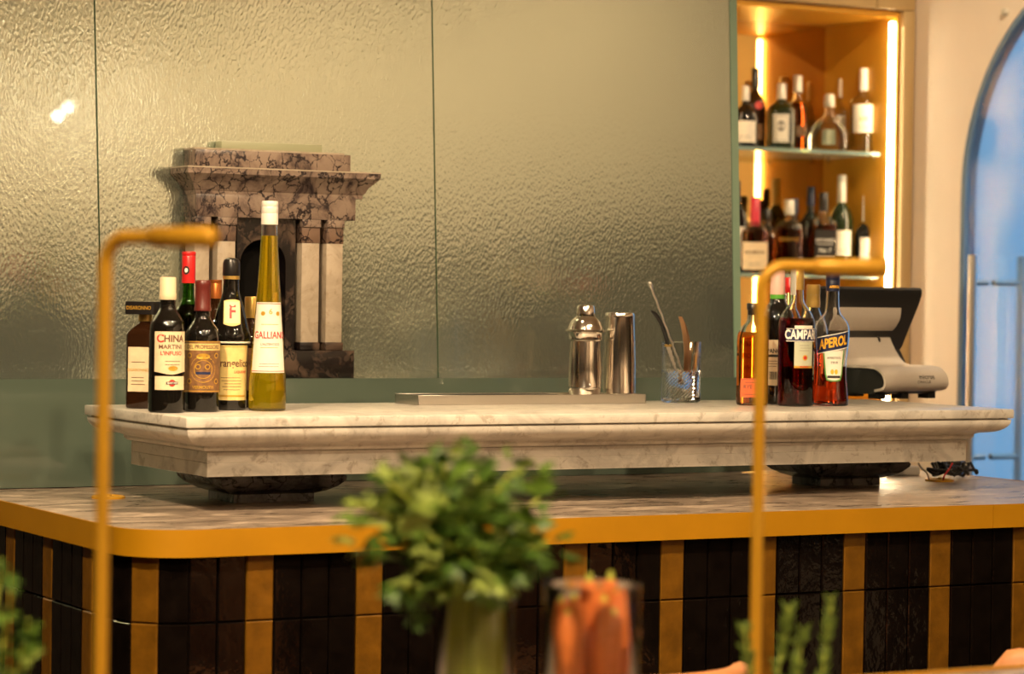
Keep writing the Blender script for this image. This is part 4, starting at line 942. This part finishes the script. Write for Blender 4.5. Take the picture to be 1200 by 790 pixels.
# ------------------------------------------------------------------ near counter, lamps
FZ = 1.0; FE = at(1100, 785, Z=FZ).y
fc = thing('near_counter', 'near counter with a raised brass rim along its far edge', 'counter', (1.5, FE - .3, 0))
child_world(box('top', (.1, FE - .60, FZ - .04), (3.6, FE - .008, FZ - .004), M_COUNTER, bev=.002), fc); child_world(box('brass_rim', (.1, FE - .008, FZ - .05), (3.6, FE, FZ), M_BRASS, bev=.0015), fc)
child_world(box('base', (.2, FE - .50, 0), (3.5, FE - .06, FZ - .04), M_DPANEL), fc)
def lamp(px, Yp, top_y, arm_dir, arm_len, label):
    p = at(px, 600, Y=Yp); s = mpp(p); top = at(px, top_y, Y=Yp).z
    t = thing('table_lamp', label, 'lamp', (p.x, Yp, FZ - .004), 0, 'slim brass lamps on the near counter')
    h = top - (FZ - .004); r = .0074; br = .030; d = Vector((math.cos(arm_dir), math.sin(arm_dir), 0))
    loft('base', [(.0005, .05), (.008, .05), (.012, .047)], M_LAMP, t, 36)
    tube('post', [(0, 0, .012), (0, 0, h - br)], r, M_LAMP, t, 16)
    arc = [Vector((0, 0, h - br)) + d * (br - br * math.cos(a)) + Vector((0, 0, br * math.sin(a))) for a in [PI / 2 * k / 10 for k in range(11)]]
    tube('arm', arc + [Vector((0, 0, h)) + d * (arm_len * .45)], r, M_LAMP, t, 16)
    a, b2 = Vector((0, 0, h)) + d * (arm_len * .42), Vector((0, 0, h)) + d * arm_len
    hd_ = tube('head', [a, a + d * .004, b2 - d * .004, b2], [.007, .0108, .0108, .007], M_LAMP, t, 20)
lamp(120, 2.62, 278, -YAW - math.radians(38), .155, 'slim brass lamp nearest the curved bar corner, arm pointing at the room')
lamp(888, 2.72, 311, -YAW + math.radians(4), .152, 'slim brass lamp in front of the orange aperitif bottles')

# ------------------------------------------------------------------ stools between the counters
def stool(px, top_y, Yc, label):
    p = at(px, top_y, Y=Yc); zt = p.z
    t = thing('bar_stool', label, 'stool', (p.x, Yc + .2, 0), 0, 'tan leather bar stools between the counters')
    n = 24; V = []; Fc = []
    for k in range(n + 1):
        a = PI * (1.12 + .76 * k / n) ; e = min(k, n - k) / n
        top = zt - .08 * (1 - min(1, e * 9)) ** 2
        for r, z in ((.20, zt - .30), (.20, top - .015), (.207, top - .004), (.218, top), (.229, top - .004), (.236, top - .015), (.236, zt - .30)):
            V.append((r * math.cos(a), r * math.sin(a), z))
    for k in range(n):
        for j in range(7):
            j2 = (j + 1) % 7; Fc.append((k * 7 + j, k * 7 + j2, (k + 1) * 7 + j2, (k + 1) * 7 + j))
    Fc += [tuple(range(7)), tuple(reversed(range(n * 7, n * 7 + 7)))]
    mesh('backrest', V, Fc, M_LEATHER, t, 45)
    loft('seat', [(zt - .34, .19), (zt - .33, .205), (zt - .28, .205), (zt - .26, .19), (zt - .255, .12)], M_LEATHER, t, 36)
    for sx_ in (-1, 1):
        for sy_ in (-1, 1): tube('leg', [(sx_ * .12, sy_ * .12, zt - .335), (sx_ * .18, sy_ * .18, .001)], [.014, .010], M_BLACK, t, 10)
    tube('foot_ring', [(.165 * math.cos(2 * PI * k / 24) * 1.35, .165 * math.sin(2 * PI * k / 24) * 1.35, .25) for k in range(25)], .008, M_LAMP, t, 8)
stool(1318, 759, 3.40, 'tan leather bar stool whose rounded back shows at the far end')
stool(785, 788.5, 3.42, 'tan leather bar stool just showing beside the carrot glass')

# ------------------------------------------------------------------ vegetables
FT = FZ - .004
def vessel(name, label, px, rim_y, Yp, rpx, cat, t=.0025):
    p = at(px, rim_y, Y=Yp); s = mpp(p); r = rpx * s; h = p.z - FT
    o_r = [(.0005, r * .96), (.004, r), (h - .002, r), (h, r - t * .4)]; i_r = [(.010, r - t), (h - .001, r - t), (h, r - t * .7)]
    V, Fc = loft_data(o_r, 40, True, False); V2, F2 = loft_data(i_r, 40, True, False); k0 = len(V); V += V2; Fc += [tuple(reversed([i + k0 for i in f])) for f in F2]
    a, c = 3 * 40, k0 + 2 * 40
    for k in range(40): Fc.append((a + k, a + (k + 1) % 40, c + (k + 1) % 40, c + k))
    o = mesh(name, V, Fc, M_GLASS, None, 40, (p.x, Yp, FT)); tag(o, label, cat); return Vector((p.x, Yp, FT)), r, h, s
cb, cr_, ch, cs = vessel('glass_vase', 'clear glass vase holding the celery bunch', 556, 698, 2.56, 47, 'vase')
kb, kr, kh, ks = vessel('glass_tumbler', 'clear glass tumbler packed with upright carrots', 694, 684, 2.50, 57, 'glass')
# carrots
random.seed(11)
car_pts = [(655, 715, .2), (672, 706, -.5), (690, 682, .5), (715, 680, .45), (700, 700, -.2), (728, 722, .3), (742, 722, .1), (720, 728, -.7), (665, 720, -.6), (708, 712, -.75)]
CL = ['carrot against the vase side of the tumbler', 'carrot second from the vase side of the tumbler', 'taller carrot with rounded top in the middle of the tumbler', 'taller carrot with a green stub by the tumbler rim',
      'carrot in the middle of the tumbler behind the front ones', 'short carrot near the lamp side of the tumbler', 'carrot farthest from the vase in the tumbler', 'short blunt carrot in front at the lamp side of the tumbler',
      'carrot leaning at the front of the tumbler near the vase', 'thick carrot in front at the middle of the tumbler']
for i, (px, py, dep) in enumerate(car_pts):
    top = at(px, py, Y=kb.y + dep * kr * .7); bx_ = (top.x - kb.x) * .7; by_ = dep * kr * .5
    d = Vector((top.x, top.y, top.z)) - Vector((kb.x + bx_, kb.y + by_, kb.z + .014)); Lc = d.length
    t = thing('carrot', CL[i], 'carrot', (kb.x + bx_, kb.y + by_, kb.z + .014), 0, 'carrots in the tumbler')
    dn = d.normalized(); n = 9; r0 = random.uniform(.0105, .0125)
    pts = [dn * (Lc * k / n) + Vector((math.sin(k * 1.3 + i) * .001, math.cos(k * 1.1 + i) * .001, 0)) for k in range(n + 1)]
    rad = [.003] + [r0 * (.42 + .58 * (k / n) ** .7) for k in range(1, n - 1)] + [r0 * .98, r0 * .55]
    V, Fc = tube_data(pts, rad, 14); mesh('root', V, Fc, M_CARROT, t, 60)
    V, Fc = tube_data([pts[-1] - dn * .002, pts[-1] + dn * (.010 if i in (2, 3) else .004)], [.004, .0025], 8); mesh('stem_stub', V, Fc, M_STALK, t, 60)
# leaf meshes
def leaf_mesh(kind, m):
    random.seed(kind * 13 + 5)
    out = [(0, 0)]; lobes = [(-.40, .26), (-.60, .52), (-.20, .52), (-.40, .86), (-.09, .70), (0, 1.05), (.09, .70), (.40, .86), (.20, .52), (.60, .52), (.40, .26)]
    pts = [(x * random.uniform(.85, 1.15), y * random.uniform(.92, 1.08)) for x, y in lobes]
    V = [(0, 0, 0), (0, .3, .03), (0, .6, .02)] + [(x, y, -.28 * abs(x) + .10 * math.sin(y * 5 + kind) - .14 * y * y) for x, y in pts]
    idx = list(range(3, 3 + len(pts))); Fc = []
    ctr = [0, 1, 1, 1, 2, 2]
    for i in range(len(pts) - 1):
        y = (pts[i][1] + pts[i + 1][1]) / 2; c = 1 if y < .55 else 2; Fc.append((c, idx[i + 1], idx[i]) if True else None)
    Fc += [(0, 1, idx[0]), (0, idx[-1], 1), (1, 2, idx[2]), (1, idx[-3], 2)]
    me = bpy.data.meshes.new('leaf'); me.from_pydata([Vector(v) for v in V], [], [f for f in Fc]); me.update(); me.materials.append(m)
    for q in me.polygons: q.use_smooth = True
    return me
LM = [leaf_mesh(k, M_LEAF[k % 3]) for k in range(6)]
def add_leaf(par, base, dirv, size, k, name='leaf'):
    o = bpy.data.objects.new(name, LM[k % 6]); C.objects.link(o); o.parent = par
    y = dirv.normalized(); up_ = Vector((random.uniform(-.5, .5), random.uniform(-.5, .5), 1)); x = y.cross(up_)
    if x.length < .05: x = Vector((1, 0, 0))
    x.normalize(); z = x.cross(y)
    Mx = Matrix((x, y, z)).transposed().to_4x4() @ Matrix.Scale(size, 4); o.matrix_local = Matrix.Translation(base) @ Mx
random.seed(23)
tips = [(418, 590, -.1), (440, 640, .4), (455, 565, -.5), (490, 555, .3), (520, 545, -.2), (560, 560, .6), (600, 552, -.4), (632, 585, .1), (640, 640, -.6), (600, 640, .5), (540, 610, -.8), (500, 630, -.7), (470, 690, -.3), (575, 670, -.8)]
TL = ['reaching farthest towards the brass lamp at the curved corner', 'drooping low on the side of the curved bar corner', 'high on the side of the curved bar corner', 'second highest on the curved corner side',
      'with the tallest tip of the bunch', 'standing tall at the back of the bunch', 'standing high on the carrot side', 'reaching farthest out on the carrot side', 'drooping over towards the carrots',
      'behind the carrot side of the bunch', 'in the front middle of the bunch', 'in front, left of the bunch middle', 'hanging lowest beside the vase rim', 'hanging in front of the vase on the carrot side']
for i, (px, py, dep) in enumerate(tips):
    tip = at(px, py, Y=cb.y + dep * .10) - cb
    a = 2 * PI * i / len(tips); foot = Vector((math.cos(a) * cr_ * .55, math.sin(a) * cr_ * .55, .012))
    rim = Vector((foot.x * 1.2 + .12 * tip.x, foot.y * 1.2 + .12 * tip.y, ch))
    rim_l = Vector((rim.x, rim.y, 0)); 
    if rim_l.length > cr_ * .80: rim_l *= cr_ * .80 / rim_l.length; rim = Vector((rim_l.x, rim_l.y, ch))
    t = thing('celery_stalk', 'leafy celery stalk ' + TL[i], 'celery', cb, 0, 'celery stalks in the glass vase')
    pts = [foot, foot.lerp(rim, .5), rim] + bez(rim, rim + (rim - foot) * .25, tip * .6 + rim * .4 + Vector((0, 0, .02)), tip, 7)[1:]
    n = len(pts); rad = [.0085, .008, .007] + [.0055 * (1 - .68 * k / (n - 4)) for k in range(n - 3)]
    V, Fc = tube_data(pts, rad, 9); mesh('stalk', V, Fc, M_STALK, t, 60)
    for k in range(36):
        u = random.uniform(.22, 1.0); q = 2 + u * (n - 3); j = min(int(q), n - 2); base = pts[j].lerp(pts[j + 1], q - j)
        dv = (pts[j + 1] - pts[j]).normalized() * .6 + Vector((random.uniform(-1, 1), random.uniform(-1, 1), random.uniform(-.75, .85)))
        tw_ = base + dv.normalized() * random.uniform(.004, .034)
        add_leaf(t, tw_, dv, random.uniform(.020, .040), random.choice((0, 0, 1, 1, 3, 3, 4, 2) if u < .7 else (0, 1, 3, 4, 2, 5)))
# leafy herb at the frame's edge
def herb_bush(px, py_top, Yp, label, count, spread, name='parsley_sprig'):
    for j in range(count):
        p = at(px, 790, Y=Yp + .03 * j); base = Vector((p.x - .02 + .012 * j, Yp + .03 * j, FT))
        tip = at(px + spread[j][0], spread[j][1], Y=Yp + .03 * j) - base
        t = thing(name, label[j], 'herb', base, 0, 'parsley sprigs')
        pts = bez((0, 0, .0), (0, 0, tip.z * .4), tip * .7, tip, 8); V, Fc = tube_data(pts, .002, 7); mesh('stem', V, Fc, M_STALK, t, 60)
        for k in range(16):
            u = random.uniform(.35, 1); q = u * 8; i = min(int(q), 7); b_ = pts[i].lerp(pts[i + 1], q - i)
            add_leaf(t, b_, Vector((random.uniform(-1, 1), random.uniform(-1, 1), random.uniform(-.4, 1))), random.uniform(.020, .034), random.choice((0, 1, 1, 2, 3, 4)))
herb_bush(-6, 640, 2.62, ['leafy green parsley sprig, tallest at the picture edge', 'bushy parsley sprig low at the picture edge', 'short parsley sprig leaning towards the brass lamp'], 3, [(8, 655), (20, 690), (40, 725)])
# rosemary-like sprigs
def sprig(px0, px1, py1, Yp, label):
    a, b2 = at(px0, 800, Y=Yp), at(px1, py1, Y=Yp); a.z = FT
    t = thing('rosemary_sprig', label, 'herb', a, 0, 'rosemary sprigs'); tip = b2 - a
    pts = bez((0, 0, 0), (0, 0, tip.z * .35), tip * .7, tip, 12); V, Fc = tube_data(pts, .0014, 6); mesh('stem', V, Fc, M_STALK, t, 60)
    V = []; Fc = []
    for k in range(110):
        u = random.uniform(.2, 1); q = u * 12; i = min(int(q), 11); p = pts[i].lerp(pts[i + 1], q - i)
        d = Vector((random.uniform(-1, 1), random.uniform(-1, 1), .9)).normalized(); L_ = random.uniform(.010, .018); s_ = d.cross(Vector((.3, .5, .2))).normalized() * .0013
        j = len(V); V += [p - s_, p + s_, p + d * L_ * .6 + s_, p + d * L_, p + d * L_ * .6 - s_]; Fc.append((j, j + 1, j + 2, j + 3, j + 4))
    o = mesh('needles', V, Fc, M_HERB, t); o['kind'] = 'stuff'
for i, (a0, a1, y1) in enumerate(((885, 872, 735), (905, 925, 712), (930, 940, 740), (960, 975, 700))):
    sprig(a0, a1, y1, 2.56 + .02 * (i % 2), ['blurred rosemary sprig directly behind the brass lamp post', 'tall feathery rosemary sprig just beside the brass lamp post', 'short rosemary sprig between two taller feathery ones', 'feathery rosemary sprig farthest from the brass lamp post'][i])

# ------------------------------------------------------------------ ceiling downlights and pendant globes
for i, (x, y, W, ax, ay, cone, sz) in enumerate(DOWN):
    t = thing('ceiling_downlight', 'recessed round ceiling downlight above the bar room', 'downlight', (x, y, CEIL), 0, 'recessed ceiling downlights')
    loft('trim_ring', [(-.012, .055), (-.012, .070), (-.001, .072), (-.001, .055)], M_BRASS, t, 28); loft('lens', [(-.004, .05), (-.002, .05)], M_LENS, t, 28)
    ld = bpy.data.lights.new('downlight_beam', 'SPOT'); ld.energy = W * 1.0; ld.color = WARM; ld.spot_size = math.radians(cone); ld.spot_blend = .6; ld.shadow_soft_size = sz
    lo = bpy.data.objects.new('downlight_beam', ld); C.objects.link(lo); lo.parent = t; lo.location = (0, 0, -.03)
    lo.rotation_euler = Vector((ax, ay, -(CEIL - 1.2))).to_track_quat('-Z', 'Y').to_euler()
# wall lamp whose mirror image shows as the twin bright spot in the glass screen
for gx, gy, wd in ((80, 126, 'higher'), (68, 136, 'lower')):
    pg = at(gx, gy, Y=GY); dr = (pg - CAM).normalized(); dr.y = -dr.y; pl = pg + dr * (4.6 if gx > 70 else 4.35)
    t = thing('pendant_globe', 'opal globe pendant hanging in the room, the %s of two' % wd, 'pendant lamp', (pl.x, pl.y, CEIL), 0, 'twin globe pendants')
    loft('globe', [(-0.025 * math.cos(PI * k / 14) + pl.z - CEIL, max(0.025 * math.sin(PI * k / 14), .0005)) for k in range(15)], M_GLOBE, t, 28, smooth=80)
    tube('cord', [(0, 0, -.002), (0, 0, pl.z - CEIL + .034)], .003, M_CBLK, t, 8); loft('canopy', [(-.02, .03), (-.001, .05)], M_LAMP, t, 24)
